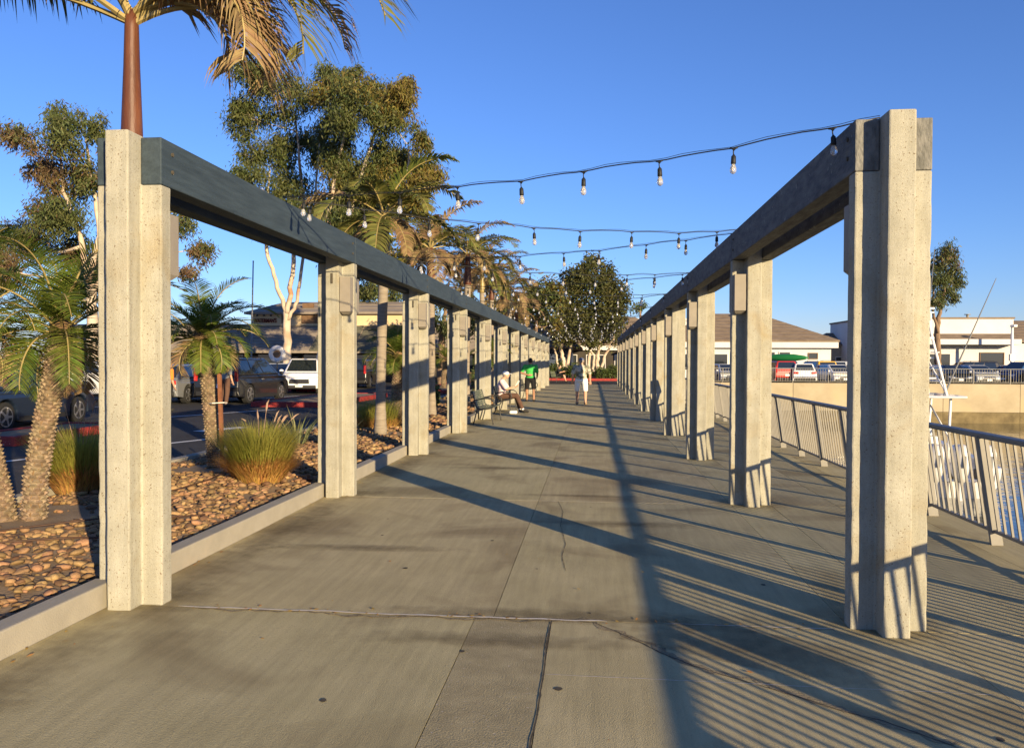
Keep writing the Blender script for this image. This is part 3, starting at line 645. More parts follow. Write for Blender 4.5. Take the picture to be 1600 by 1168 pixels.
# the near king palm: fronds set after the photograph
kp = [(-.1, .62, 2.1, 2.3, False), (.02, .72, 2.75, 2.0, False), (3.2, .42, 2.5, .8, False), (3.55, .6, 2.2, 1.1, True), (.05, .45, 1.6, 2.3, True), (-.05, .3, 1.3, 2.2, True), (-.3, .5, 1.75, 2.4, True), (.3, .85, 2.3, 2.3, True), (.1, 1.1, 2.5, 2.1, False), (3.3, 1.1, 2.6, 1.9, True), (2.8, 1.2, 2.6, 1.9, False), (3.6, 1.0, 2.4, 2.0, True), (1.4, .9, 2.2, 1.5, False), (4.4, .95, 2.1, 1.6, True), (.2, .55, 1.6, 2.3, True)]
king_palm((-3.97, 6.6, .1), 4.53, 1.35, 10, 2.5, 3, 'tall king palm with red brown stem rising behind the first left post', spec=kp, r=.078, lw=.03, nl=70, lf=.85, stem=.026, lean=(.03, 0))
king_palm((-4.36, 16.3, .1), 4.55, .95, 11, 1.9, 11, 'king palm with grey trunk between the second and third left posts', r=.105, smat='crownshaft_green', lean=(.1, 0), dry=.2, lw=.06)
king_palm((-4.35, 21.6, .1), 4.6, .95, 11, 2.0, 12, 'king palm with red brown stem behind the fourth left post', r=.10, lean=(-.05, 0))
king_palm((-4.45, 28.2, .1), 5.3, 1.1, 13, 2.2, 13, 'largest of the dry king palms above the middle of the left beam', r=.12, lean=(.05, 0))
king_palm((-4.35, 31.5, .1), 5.3, 1.1, 12, 2.1, 14, 'king palm just behind the largest dry one, its stem pale green', r=.10, smat='crownshaft_green')
king_palm((-4.45, 35.3, .1), 5.2, 1.0, 12, 2.1, 15, 'third king palm of the cluster above the left beam, thin trunk', r=.10, dry=.6)
king_palm((-4.3, 41.5, .1), 5.2, 1.0, 12, 2.2, 16, 'golden dry king palm at the right of the palm cluster', r=.11, smat='crownshaft_green', dry=.7)
king_palm((-4.5, 47.5, .1), 4.6, 1.0, 12, 2.2, 17, 'low golden king palm near the far end of the left row', r=.11, dry=.75)
king_palm((-7.6, 46, .1), 5.6, 1.0, 12, 2.3, 18, 'king palm on the parking island behind the palm cluster', r=.11, dry=.6)

def knobbly(rs, path, r0, r1, root, name='trunk'):
    mb = MB(); n = len(path); mb.k = 1; mb.tube(path, [(r0+(r1-r0)*i/(n-1))*.88 for i in range(n)], 10); mb.k = 0
    tot = sum((Vector(b)-Vector(a)).length for a, b in zip(path, path[1:])); rows = int(tot/.034)
    for j in range(rows):
        t = (j+.5)/rows*(n-1); k = min(n-2, int(t)); p = Vector(path[k]).lerp(Vector(path[k+1]), t-k); d = (Vector(path[k+1])-Vector(path[k])).normalized()
        r = r0+(r1-r0)*t/(n-1); a = Vector((1, 0, 0)).cross(d).normalized(); b = d.cross(a)
        for i in range(9):
            th = 2*math.pi*(i+.5*(j % 2))/9+rs.uniform(-.1, .1); o = (a*math.cos(th)+b*math.sin(th)); s = d.cross(o)
            c = p+o*r*.86; w = r*.34; e = r*rs.uniform(.12, .22)+.006; hh = .024
            mb.add([c-s*w, c+s*w, c+d*hh+o*e-s*w*.35, c+d*hh+o*e+s*w*.35, c+d*hh*1.5-s*w*.6, c+d*hh*1.5+s*w*.6, c-d*hh], [(0, 6, 1), (0, 1, 3, 2), (2, 3, 5, 4), (0, 2, 4), (1, 5, 3)])
    mb.build(name, [M['pygmy_trunk'], M['fibre']], root)
def pygmy(loc, stems, nf, length, seed, label, fronds=None, r=(.15, .12), lfl=.34):
    rs = random.Random(seed); root = empty('pygmy_date_palm', loc, 0, label, 'palm tree', 'pygmy date palms in the planter')
    for path in stems:
        path = [Vector(p) for p in path]; knobbly(rs, path, r[0], r[1], root)
        top = path[-1]
        mb = MB().ball(top+Vector((0, 0, .03)), (r[1]*1.15, r[1]*1.15, .16), 10, 6); mb.build('fibre_boss', M['fibre'], root, smooth=True)
        for i in range(nf):
            t = i/nf; az = i*2.4+rs.uniform(-.25, .25); el = 1.45-1.75*t**.9+rs.uniform(-.2, .2); L = length*(.75+.35*math.sin(math.pi*min(1, t+.25)))*rs.uniform(.75, 1.15)
            dead = t > .9
            m = frond(rs, top+Vector((math.cos(az)*.05, math.sin(az)*.05, .1-.12*t)), az, el, L, 1.35+.6*t+rs.uniform(-.15, .3), lfl, .34, n=50, lw=.0165, stem=.011, vee=.35, start=.1, curl=rs.uniform(-.25, .25))
            m.build('frond', [M['frond_dry'] if dead else M['pygmy'], M['rachis']], root)
    return root
p = onground(335, 745)
pygmy((-5.28, 10.83, .08), [[(0, 0, -.1), (-.02, 0, .4), (-.06, 0, .9), (-.10, .02, 1.4), (-.17, .02, 1.85)]], 30, .95, 5, 'small green date palm with knobbly trunk beside a rusty stake', r=(.085, .115), lfl=.27)
pygmy((-5.42, 7.2, .08), [[(.1, .0, -.1), (.12, .02, .45), (.2, .05, 1.0), (.30, .05, 1.45), (.36, .06, 1.8)], [(-.12, -.05, -.1), (-.22, -.06, .4), (-.34, -.08, .95), (-.42, -.08, 1.5), (-.48, -.1, 1.85)]], 28, 1.15, 6, 'date palm with two knobbly trunks at the left edge', r=(.115, .095), lfl=.3)
pygmy((-4.75, 19.2, .08), [[(0, 0, -.1), (0, 0, .6), (.05, 0, 1.2), (.05, 0, 1.65)]], 28, .95, 8, 'date palm in the shade between the third and fourth left posts')
pygmy((-4.1, 30.3, .08), [[(0, 0, -.1), (0, 0, .7), (.1, 0, 1.3), (.2, 0, 1.75)]], 26, .95, 9, 'date palm drooping between the posts behind the seated reader')
pygmy((-8.2, 44, .1), [[(0, 0, -.1), (0, 0, .7), (.1, 0, 1.3), (.1, 0, 1.6)]], 24, 1.1, 10, 'date palm on the red kerbed island far behind the left posts')
st = MB(); st.box((0, 0, .68), (.045, .045, 1.5)); o = st.build('plant_stake', M['rust']); o.location = (-5.08, 10.68, .05); o.rotation_euler = (0, R_(-2), 0); tag(o, 'rusty steel stake standing beside the small date palm', 'stake')
t = MB().tube([(-5.36, 10.80, 1.03), (-5.2, 10.62, 1.05), (-5.04, 10.63, 1.06), (-5.05, 10.74, 1.05), (-5.25, 10.9, 1.03), (-5.36, 10.80, 1.03)], .008, 5).build('tie_cord', M['paper']); tag(t, 'pale cord tying the small date palm to its stake', 'cord')

def blades(mb, rs, n, rad, h, spread, w, curve=1.0, z0=0.0):
    for _ in range(n):
        a = rs.uniform(0, 6.283); q = rs.random()**.5*rad; b = Vector((math.cos(a)*q, math.sin(a)*q, z0)); a2 = a+rs.uniform(-.6, .6); out = spread*(.15+.85*q/rad)*rs.uniform(.5, 1.2); L = h*rs.uniform(.65, 1.1)
        d = Vector((math.cos(a2)*out, math.sin(a2)*out, 1)).normalized(); s = d.cross(UP).normalized()*w; P = [b]; dd = d
        for k in range(3):
            P.append(P[-1]+dd*L/3); dd = (dd+Vector((math.cos(a2), math.sin(a2), 0))*.22*curve-UP*.22*curve*(k+.4)).normalized()
        mb.add([P[0]-s, P[0]+s, P[1]-s*.9, P[1]+s*.9, P[2]-s*.6, P[2]+s*.6, P[3]], [(0, 1, 3, 2), (2, 3, 5, 4), (4, 5, 6)])
def grass(loc, rad, h, n, seed, label, plumes=10, cat='grass clump'):
    rs = random.Random(seed); root = empty('fountain_grass', loc, 0, label, cat, 'fountain grass clumps in the planter')
    m = MB(); blades(m, rs, n, rad, h, .5, .0042, .7); m.build('green_blades', M['grass_green'], root)
    m = MB(); blades(m, rs, int(n*1.1), rad*1.12, h*.62, .85, .0048, 1.1); m.build('dry_blades', M['grass_dry'], root)
    for i in range(plumes):
        a = rs.uniform(0, 6.28); o = rs.uniform(.05, .55); hh = h*rs.uniform(.95, 1.15); m = MB()
        P = [Vector((0, 0, .1)), Vector((math.cos(a)*o*.3, math.sin(a)*o*.3, hh*.6)), Vector((math.cos(a)*o*.7, math.sin(a)*o*.7, hh))]
        m.tube(P, .003, 4); q = (P[2]-P[1]).normalized()
        m.tube([P[2], P[2]+q*.04, P[2]+q*.10, P[2]+q*.16+Vector((math.cos(a), math.sin(a), -.5))*.02], [.004, .013, .012, .001], 6); m.build('plume', M['plume'], root)
grass((-4.15, 9.75, .12), .23, .8, 3600, 1, 'big green and straw fountain grass beside the staked palm', 2)
grass((-6.0, 8.95, .09), .24, .85, 2200, 2, 'fountain grass clump between the double palm and the first left post', 5)
grass((-4.75, 17.6, .1), .38, .8, 1500, 3, 'dark fountain grass in shade beside the grey palm trunk', 4)
grass((-5.4, 13.0, .1), .2, .5, 500, 4, 'thin dry plumed grass just left of the second left post', 12)
def flax(loc, n, h, seed, label, name='flax_plant', cat='plant', mt='flax', sp=.9, w=.02):
    rs = random.Random(seed); root = empty(name, loc, 0, label, cat)
    m = MB(); blades(m, rs, n, .12, h, sp, w, .55); m.build('leaf_blades', M[mt], root); return root
flax((-5.3, 14.1, .1), 26, .75, 1, 'spiky pale flax plant just left of the second left post')
flax((-4.35, 13.5, .1), 22, .7, 2, 'spiky pale flax plant just right of the second left post')
flax((-4.2, 24.6, .1), 26, .8, 3, 'spiky plant between the fourth and fifth left posts', mt='shrub')
def shrub(loc, rad, h, n, seed, label, mt='shrub', name='leafy_shrub', lsz=.07):
    rs = np.random.default_rng(seed); root = empty(name, loc, 0, label, 'shrub')
    c = rs.normal(size=(n, 3)); c /= np.linalg.norm(c, axis=1)[:, None]; c *= (rs.random(n)**.33)[:, None]; c *= 1+.25*np.sin(c[:, :1]*5+seed); c[:, 0] *= rad; c[:, 1] *= rad; c[:, 2] = (c[:, 2]*.5+.5)*h
    link('foliage', leaves(c, rs, lsz, .5, M[mt], droop=.2), root)
    m = MB(); 
    for i in range(5): a = i*1.26; m.tube([(0, 0, 0), (math.cos(a)*rad*.4, math.sin(a)*rad*.4, h*.6)], [.03, .01], 5)
    m.build('stem', M['brown_bark'], root); return root
def leaves(c, rs, size, aspect, mat, droop=.7):
    n = len(c); d = rs.normal(size=(n, 3)); d[:, 2] = d[:, 2]*(1-droop)-droop*1.6; d /= np.linalg.norm(d, axis=1)[:, None]
    s = np.cross(d, rs.normal(size=(n, 3))); s /= np.linalg.norm(s, axis=1)[:, None]
    L = size*rs.uniform(.7, 1.4, n)[:, None]; W = L*aspect
    V = np.empty((n, 4, 3)); V[:, 0] = c; V[:, 1] = c+d*L*.45+s*W*.5; V[:, 2] = c+d*L; V[:, 3] = c+d*L*.45-s*W*.5
    me = bpy.data.meshes.new('leaves'); me.vertices.add(4*n); me.loops.add(4*n); me.polygons.add(n)
    me.vertices.foreach_set('co', V.ravel()); me.loops.foreach_set('vertex_index', np.arange(4*n, dtype=np.int32)); me.polygons.foreach_set('loop_start', np.arange(0, 4*n, 4, dtype=np.int32)); me.polygons.foreach_set('loop_total', np.full(n, 4, dtype=np.int32))
    me.materials.append(mat); me.update(); me.validate(); return me
def limb(rs, a, b, r0, r1, wob=.12, n=7, sagup=.15):
    a = Vector(a); b = Vector(b); L = (b-a).length; P = []
    o1 = Vector((rs.gauss(0, 1), rs.gauss(0, 1), rs.gauss(0, .6)))*L*wob
    for i in range(n+1):
        t = i/n; P.append(a.lerp(b, t)+o1*math.sin(math.pi*t)*(.7+.3*math.sin(5*t))+Vector((0, 0, -L*sagup*math.sin(math.pi*t)*.5)))
    return P, [r0+(r1-r0)*(i/n)**.8 for i in range(n+1)]
def tree(name, base, trunks, clumps, Yc, dens, mats, bark, seed, label, lsz=.16, asp=.24, droop=.8, group=None, ydep=2.0, sub=11, spread=.30):
    """trunks: polylines of (px, py, radius) sighted at Y=Yc; clumps (px, py, r px)"""
    rs = random.Random(seed); nr = np.random.default_rng(seed); base = Vector((base[0], base[1], 0)); root = empty(name, base, 0, label, 'tree', group)
    mb = MB(); nodes = []
    for tr in trunks:
        P = []
        for i, (x, y, r) in enumerate(tr):
            p = (at(x, y, Yc)-base) if not isinstance(x, Vector) else x-base
            p.y += rs.uniform(-.3, .3)*(1 if i else 0); P.append((p, r))
        if P[0][0].z < 2.6: P.insert(0, (Vector((P[0][0].x, P[0][0].y, -.15)), P[0][1]*1.15))
        Q = []; Rr = []
        for (a, ra), (b, rb) in zip(P, P[1:]):
            for k in range(5):
                t = k/5; q = a.lerp(b, t)+Vector((rs.gauss(0, .03), rs.gauss(0, .03), 0)); Q.append(q); Rr.append(ra+(rb-ra)*t)
        Q.append(P[-1][0]); Rr.append(P[-1][1]); mb.tube(Q, Rr, 9); nodes += list(zip(Q, Rr))
    C = []; ppm = FPX/Yc
    for x, y, r in clumps:
        c = at(x, y, Yc)-base; c.y += rs.uniform(-1, 1)*ydep; R = r/ppm
        cand = [q for q in nodes if q[0].z < c.z+.3*R and q[0].z > .25*c.z]
        if not cand: cand = nodes
        q = min(cand, key=lambda q: (q[0]-c).length+.4*abs(q[0].z-(c.z-1.3)))
        P, Rr = limb(rs, q[0], c, max(.025, min(q[1]*.75, .035*(c-q[0]).length+.02)), .014, .10); mb.tube(P, Rr, 6); nodes += list(zip(P[2:], Rr[2:]))
        n = int(dens*(R**2)); k = sub
        sc = nr.normal(size=(k, 3)); sc /= np.linalg.norm(sc, axis=1)[:, None]; sc *= (nr.random(k)**.4*R*.95)[:, None]; sc[:, 2] *= .85
        for j in range(k):
            tip = c+Vector(sc[j]); mb.tube(*limb(rs, P[-2], tip, .016, .005, .1, 3), 4, False)
        w = nr.integers(0, k, n); pts = sc[w]+nr.normal(size=(n, 3))*R*spread*np.array([1, 1, .95]); pts[:, 2] -= nr.random(n)**2*R*.35; C.append(pts+np.array(c))
    mb.build('trunk', bark, root, smooth=True)
    C = np.concatenate(C); mats = mats if isinstance(mats, (list, tuple)) else [mats]
    wh = nr.integers(0, len(mats), len(C)); zz = np.sin(C[:, 0]*.9+seed)+np.sin(C[:, 2]*1.3)+nr.normal(size=len(C))*.6; wh = (zz > .4).astype(int) if len(mats) > 1 else wh*0
    for i, m in enumerate(mats):
        link('crown', leaves(C[wh == i], nr, lsz, asp, m, droop), root)
    return root
eucA = [(418, 130, 40), (412, 320, 30), (390, 115, 22), (400, 190, 38), (470, 150, 42), (430, 235, 42), (405, 285, 32), (455, 300, 44), (425, 330, 34), (395, 240, 24), (482, 215, 38), (385, 170, 22), (470, 350, 36), (510, 110, 26)]
tree('eucalyptus_tree', at(448, 590, 45), [[(450, 598, .27), (447, 545, .24), (447, 485, .21)], [(447, 487, .14), (432, 440, .12), (416, 390, .11), (418, 330, .07), (425, 270, .03)], [(449, 490, .15), (458, 440, .14), (464, 390, .12), (470, 300, .10), (460, 180, .05)], [(450, 500, .11), (466, 470, .10), (472, 400, .09), (490, 330, .07), (500, 220, .04)]],
     eucA, 45, 1900, [M['euc'], M['euc']], M['white_bark'], 21, 'airy eucalyptus with white forking trunks in front of the shingled building', lsz=.24, asp=.24, group='eucalyptus trees in the car park', sub=16, spread=.22)
eucB = [(520, 140, 34), (575, 120, 30), (610, 140, 32), (560, 180, 46), (618, 190, 40), (515, 200, 34), (540, 250, 50), (600, 245, 50), (648, 250, 36), (668, 232, 18), (520, 310, 46), (580, 310, 52), (640, 320, 44), (672, 300, 22), (672, 352, 22), (560, 370, 44), (500, 370, 36), (650, 385, 30), (612, 395, 32), (545, 105, 18), (628, 120, 18), (640, 160, 22), (535, 415, 26)]
tree('eucalyptus_tree', at(505, 602, 42), [[(500, 608, .55), (503, 592, .4), (512, 520, .28), (522, 430, .24)], [(522, 432, .18), (545, 330, .14), (580, 230, .09), (600, 160, .04)], [(520, 440, .15), (515, 340, .11), (530, 240, .08), (555, 140, .04)], [(535, 390, .12), (590, 330, .10), (635, 270, .06), (640, 230, .03)]],
     eucB, 42, 2700, [M['euc'], M['gold_leaf']], M['white_bark'], 22, 'dense golden green eucalyptus towering behind the left beam', lsz=.22, asp=.25, group='eucalyptus trees in the car park', sub=18, spread=.2)
eucL = [(105, 185, 30), (70, 225, 30), (125, 225, 36), (165, 200, 24), (50, 255, 26), (95, 280, 40), (150, 280, 34), (60, 320, 34), (115, 340, 40), (30, 365, 34), (160, 350, 34), (75, 385, 42), (135, 410, 38), (20, 420, 34), (180, 390, 30), (290, 350, 28), (300, 385, 24), (285, 300, 22), (240, 330, 34), (230, 270, 30), (295, 420, 16), (200, 240, 26), (100, 440, 34)]
tree('eucalyptus_tree', at(141, 590, 38), [[(146, 600, .34), (141, 520, .28), (136, 440, .24)], [(136, 442, .16), (125, 370, .13), (100, 300, .09), (90, 220, .04)], [(137, 440, .16), (160, 370, .12), (140, 270, .08), (130, 210, .04)], [(140, 460, .13), (210, 370, .10), (260, 330, .06), (290, 330, .03)]],
     eucL, 38, 2300, [M['euc'], M['euc_brown']], M['white_bark'], 23, 'reddish brown eucalyptus at the left behind the first left post', lsz=.22, asp=.24, sub=16, spread=.22, group='eucalyptus trees in the car park')
tree('eucalyptus_tree', at(-40, 590, 46), [[(-40, 600, .3), (-30, 480, .2), (-10, 380, .1)]], [(-20, 370, 34), (10, 350, 26), (0, 400, 36), (-30, 430, 34), (15, 440, 26), (-30, 330, 24)], 46, 1500, [M['euc'], M['euc_brown']], M['white_bark'], 24, 'eucalyptus half cut off by the left edge of the view', lsz=.22, group='eucalyptus trees in the car park')
ficA = [(898, 440, 24), (888, 470, 22), (912, 420, 22), (905, 480, 28), (885, 505, 22), (912, 512, 24), (892, 522, 16), (922, 455, 26), (920, 500, 26), (876, 525, 14)]
ficB = [(935, 420, 22), (950, 440, 24), (965, 460, 20), (945, 480, 28), (966, 495, 18), (950, 516, 22), (930, 524, 16), (970, 470, 12), (925, 405, 12)]
tree('ficus_tree', at(882, 578, 70), [[(882, 580, .2), (880, 560, .17), (876, 545, .14), (890, 500, .08), (898, 440, .04)], [(885, 580, .18), (888, 560, .14), (895, 530, .1), (905, 470, .05)], [(872, 580, .12), (871, 562, .1), (866, 543, .06)]], ficA, 70, 760, M['ficus'], M['white_bark'], 31, 'dark green rounded tree with white stems, left one of the pair at the end', lsz=.3, asp=.4, droop=.35, group='trees closing the end of the walkway', ydep=1.4)
tree('ficus_tree', at(932, 578, 70), [[(918, 578, .17), (920, 560, .15), (925, 530, .1), (940, 460, .04)], [(933, 580, .2), (934, 555, .17), (938, 520, .1), (955, 450, .04)], [(938, 580, .14), (945, 555, .12), (958, 530, .08), (966, 490, .04)], [(926, 580, .12), (928, 555, .1), (915, 535, .06)]], ficB, 71, 760, M['ficus'], M['white_bark'], 32, 'dark green rounded tree with white stems, right one of the pair at the end', lsz=.3, asp=.4, droop=.35, group='trees closing the end of the walkway', ydep=1.4)
tree('golden_tree', at(835, 575, 62), [[(835, 580, .22), (835, 540, .18), (838, 500, .1)]], [(830, 460, 24), (856, 448, 22), (812, 480, 24), (845, 485, 24), (866, 470, 18), (795, 500, 22), (862, 500, 16), (775, 480, 22), (760, 500, 20)], 62, 1100, [M['gold_leaf'], M['euc']], M['brown_bark'], 33, 'golden brown tree behind the palm cluster left of the end trees', lsz=.3, asp=.35, droop=.5)
tree('background_tree', at(590, 560, 66), [[(590, 575, .3), (590, 520, .2), (585, 480, .1)]], [(572, 462, 20), (590, 450, 20), (605, 475, 20), (580, 490, 18), (615, 455, 16)], 66, 900, M['euc'], M['white_bark'], 34, 'loose green tree seen between the second and third left posts', lsz=.3, asp=.3)
tree('background_tree', at(690, 570, 52), [[(690, 590, .3), (690, 520, .2), (695, 480, .1)]], [(690, 460, 24), (715, 470, 24), (672, 500, 22), (705, 510, 22), (735, 500, 20)], 52, 1200, [M['euc'], M['gold_leaf']], M['brown_bark'], 35, 'olive tree behind the third and fourth left posts', lsz=.26, asp=.3)
tree('weeping_tree', at(1468, 570, 76), [[(1466, 575, .3), (1466, 520, .24), (1472, 480, .14), (1480, 420, .07)], [(1466, 520, .14), (1456, 480, .1), (1462, 430, .05)]], [(1478, 392, 16), (1466, 410, 16), (1490, 420, 16), (1500, 440, 12), (1460, 440, 16), (1480, 455, 16), (1455, 470, 12), (1494, 462, 9)], 76, 1000, [M['euc'], M['euc_brown']], M['brown_bark'], 36, 'weeping tree in front of the white building beyond the far quay', lsz=.34, asp=.22, droop=.85, ydep=1.0)
tree('background_tree', at(1000, 560, 90), [[(1002, 575, .2), (1002, 520, .15), (1000, 480, .1)]], [(998, 478, 9), (1006, 474, 7), (992, 482, 7)], 90, 420, M['shrub'], M['brown_bark'], 37, 'small tree top showing above the right beam beside the end trees', lsz=.3, asp=.3)
for i, (x, y, Y, r, h) in enumerate([(868, 580, 70, 1.0, 1.5), (895, 580, 69.3, 1.0, 1.3), (915, 582, 69.5, .8, .9), (942, 580, 69.4, .9, 1.0), (962, 582, 70, .9, 1.2)]):
    p = at(x, y, Y)
    shrub((p.x, p.y, .1), r, h, 1400, 50+i, 'green shrub in the end planter, %s from the left' % ORD[i], lsz=.16)
for i, (x, y, r, h) in enumerate([(-5.2, 38, .7, 1.3), (-5.1, 43, .8, 1.4), (-5.0, 50, .9, 1.6), (-5.3, 25.4, .55, .9)]):
    shrub((x, y, .05), r, h, 1200, 60+i, 'low dark shrub behind the left row, %s by distance' % ('second', 'third', 'farthest', 'nearest')[i], lsz=.1)
flax((at(972, 584, 70.5).x, 70.5, .1), 40, 1.5, 8, 'spiky agave like plant at the right of the end planter', sp=1.4, w=.06)

# fallen leaves and grit blown against the kerb and along the joint
nr = np.random.default_rng(77); pts = []
for i in range(420):
    if i < 150: x, y = -3.19+abs(nr.normal())*.10, nr.uniform(3.2, 22)
    elif i < 230: x, y = nr.uniform(-2.7, 1.5), 5.13+nr.normal()*.035
    elif i < 290: x, y = nr.uniform(-3, 3.3), nr.uniform(3.2, 16)
    else: x, y = nr.uniform(-6.2, -3.5), nr.uniform(4.5, 18)
    z = hz(x, y)+.006 if x > -3.2 else bz(x, y)+.07
    pts.append((x, y, z))
P = np.array(pts); n = len(P); a = nr.uniform(0, 6.28, n); L_ = nr.uniform(.012, .045, n); d = np.stack([np.cos(a), np.sin(a), nr.uniform(-.05, .2, n)], 1)*L_[:, None]; s = np.stack([-np.sin(a), np.cos(a), nr.uniform(-.3, .3, n)], 1)*(L_*.22)[:, None]
V = np.stack([P, P+d*.5+s, P+d, P+d*.5-s], 1).reshape(-1, 3); o = link('leaf_litter', tomesh('leaf_litter', V.tolist(), [(4*i, 4*i+1, 4*i+2, 4*i+3) for i in range(n)], M['grass_dry'])); tag(o, 'dry fallen leaves scattered along the kerb and walkway', 'leaf litter', kind='stuff')

# ================================================================== BUILDINGS
def wall_box(name, x0, x1, y0, y1, z0, z1, m, root, bevel=0):
    return MB().box(((x0+x1)/2, (y0+y1)/2, (z0+z1)/2), (x1-x0, y1-y0, z1-z0)).build(name, m, root, bevel=bevel)
def hip(root, x0, x1, y0, y1, z0, z1, inset, m, name='roof', fascia=None):
    ym = (y0+y1)/2; th = .16
    b = MB(); V = [(x0, y0, z0), (x1, y0, z0), (x1, y1, z0), (x0, y1, z0), (x0+inset, ym, z1), (x1-inset, ym, z1), (x0, y0, z0-th), (x1, y0, z0-th), (x1, y1, z0-th), (x0, y1, z0-th)]
    b.add(V, [(0, 1, 5, 4), (1, 2, 5), (2, 3, 4, 5), (3, 0, 4), (9, 8, 7, 6), (0, 6, 7, 1), (1, 7, 8, 2), (2, 8, 9, 3), (3, 9, 6, 0)]); o = b.build(name, m, root)
    # shingle courses: a stepped butt line every half metre up the front slope
    n = max(3, int((z1-z0)/.32)); c = MB()
    for i in range(1, n):
        t = i/n; xa = x0+inset*t; xb = x1-inset*t; y = y0+(ym-y0)*t; z = z0+(z1-z0)*t; c.box(((xa+xb)/2, y, z+.012), (xb-xa, .07, .035))
    c.build('shingle_course', m, o); return o
def window(root, x0, x1, z0, z1, y, frame='white_wall', glass='glass', mull=0):
    f = MB(); t = .07
    f.box(((x0+x1)/2, y-.03, z1-t/2), (x1-x0, .1, t)); f.box(((x0+x1)/2, y-.03, z0+t/2), (x1-x0, .1, t))
    for k in range(mull+2):
        xx = x0+t/2+(x1-x0-t)*k/(mull+1); f.box((xx, y-.032, (z0+z1)/2), (t, .1, z1-z0-2*t))
    w_ = f.build('window', M[frame], root); MB().box(((x0+x1)/2, y-.012, (z0+z1)/2), (x1-x0-.02, .02, z1-z0-.02)).build('pane', M[glass], w_); return w_
# shingled restaurant on the left, far side of the car park
RX0, RX1, RY = -42., -7.0, 58.
r = empty('restaurant_building', (-25, RY, 0), 0, 'long low restaurant with sloping shingle roof and cream upper storey lettered over', 'building')
def L(x): return x+25
wall_box('wall', L(RX0+1), L(RX1-1), 1.6, 14, 0, 2.5, M['dark_wall'], r)
for k in range(9): window(r, L(RX0+2+3.6*k), L(RX0+4.6+3.6*k), .7, 2.1, 1.6, 'brown_panel')
b = MB(); b.add([(L(RX0), 0, 2.35), (L(RX1), 0, 2.35), (L(RX1), 3.4, 4.45), (L(RX0), 3.4, 4.45), (L(RX0), 0, 2.15), (L(RX1), 0, 2.15), (L(RX1), 14, 4.45), (L(RX0), 14, 4.45), (L(RX1), 14, 2.15), (L(RX0), 14, 2.15)], [(0, 1, 2, 3), (4, 5, 1, 0), (3, 2, 6, 7), (5, 8, 6, 2, 1), (4, 0, 3, 7, 9), (9, 8, 5, 4)])
rf = b.build('roof', M['shingle_grey'], r)
for k, (x0, x1) in enumerate(((-20.9, -17.6), (-17.5, -12.8))):
    b = MB(); b.add([(L(x0), -.03, 2.39), (L(x1), -.03, 2.39), (L(x1), 3.35, 4.5), (L(x0), 3.35, 4.5), (L(x0), -.03, 2.3), (L(x1), -.03, 2.3)], [(0, 1, 2, 3), (4, 5, 1, 0)]); b.build('roof_panel', M['roof_green'], rf)
c = MB()
for i in range(1, 9):
    t = i/9; c.box((0.5*(L(RX0)+L(RX1)), 3.4*t, 2.35+2.1*t+.012), (RX1-RX0, .08, .035))
c.build('shingle_course', M['shingle_grey'], rf)
wall_box('upper_wall', L(-26.7), L(-14), 3.0, 10, 4.3, 5.35, M['cream_wall'], r)
up = hip(r, L(-27.1), L(-13.5), 2.6, 10.6, 5.35, 6.4, 1.7, M['shingle_grey'], 'upper_roof')
for x0, x1 in ((-22.6, -20.9), (-24.2, -23.5)): 
    w_ = MB().box((L((x0+x1)/2), 2.98, 4.85), (x1-x0, .06, .72)).build('shutter', M['brown_panel'], r)
for k in range(3):
    l = MB(); l.tube([(L(-26.0+.55*k), 2.98, 5.2), (L(-26.0+.55*k), 2.65, 5.22), (L(-26.0+.55*k), 2.55, 5.12)], .02, 5); l.ball((L(-26.0+.55*k), 2.55, 5.08), (.1, .1, .07), 8, 5); l.build('sign_lamp', M['black_trim'], r)
cu = bpy.data.curves.new('lettering', 'FONT'); cu.body = "WATERMAN'S"; cu.size = .50; cu.extrude = .03; cu.offset = .012; cu.align_x = 'LEFT'
to = bpy.data.objects.new('lettering', cu); col.objects.link(to); dg = bpy.context.evaluated_depsgraph_get(); tm = bpy.data.meshes.new_from_object(to.evaluated_get(dg)); bpy.data.objects.remove(to)
tm.materials.clear(); tm.materials.append(M['sign_letter']); wid = max(v.co.x for v in tm.vertices)
o = link('lettering', tm, r, (L(-26.45), 2.95, 4.56), (R_(90), 0, 0), (1.85/wid, .86, 1))
fb = MB().box((L(-22.5), 4.2, 5.95), (.9, .2, .35)); fb.build('roof_box', M['brown_panel'], r)
# neighbour roofs
r = empty('shop_building', (-10, 72, 0), 0, 'low building with brown hip roof behind the palm cluster', 'building')
wall_box('wall', -7, 8, 1, 11, 0, 2.9, M['navy_wall'], r); hip(r, -8, 9, 0, 12, 2.9, 5.9, 4.5, M['shingle'])
window(r, -3, -1.2, .9, 2.3, 1.0); window(r, 1, 2.8, .9, 2.3, 1.0); window(r, 4.5, 6, .9, 2.3, 1.0)
r = empty('end_building', (2.5, 82, 0), 0, 'low building with brown roof and white fascia behind the end trees', 'building')
wall_box('wall', -10, 5.6, 1.4, 10, 0, 3.0, M['dark_wall'], r); wall_box('fascia', -10.4, 6, .9, 1.2, 2.75, 3.25, M['white_wall'], r); hip(r, -10.4, 6, .7, 11, 3.42, 6.4, 4, M['shingle'])
for k in range(5): window(r, -9+2.9*k, -7+2.9*k, .6, 2.3, 1.4)
r = empty('white_block', (8.5, 92, 0), 0, 'plain white flat block showing above the right beam at its far end', 'building')
wall_box('wall', -4, 4, 0, 8, 0, 6.2, M['white_wall'], r); wall_box('cornice', -4.2, 4.2, -.2, 8.2, 6.2, 6.45, M['white_wall'], r)
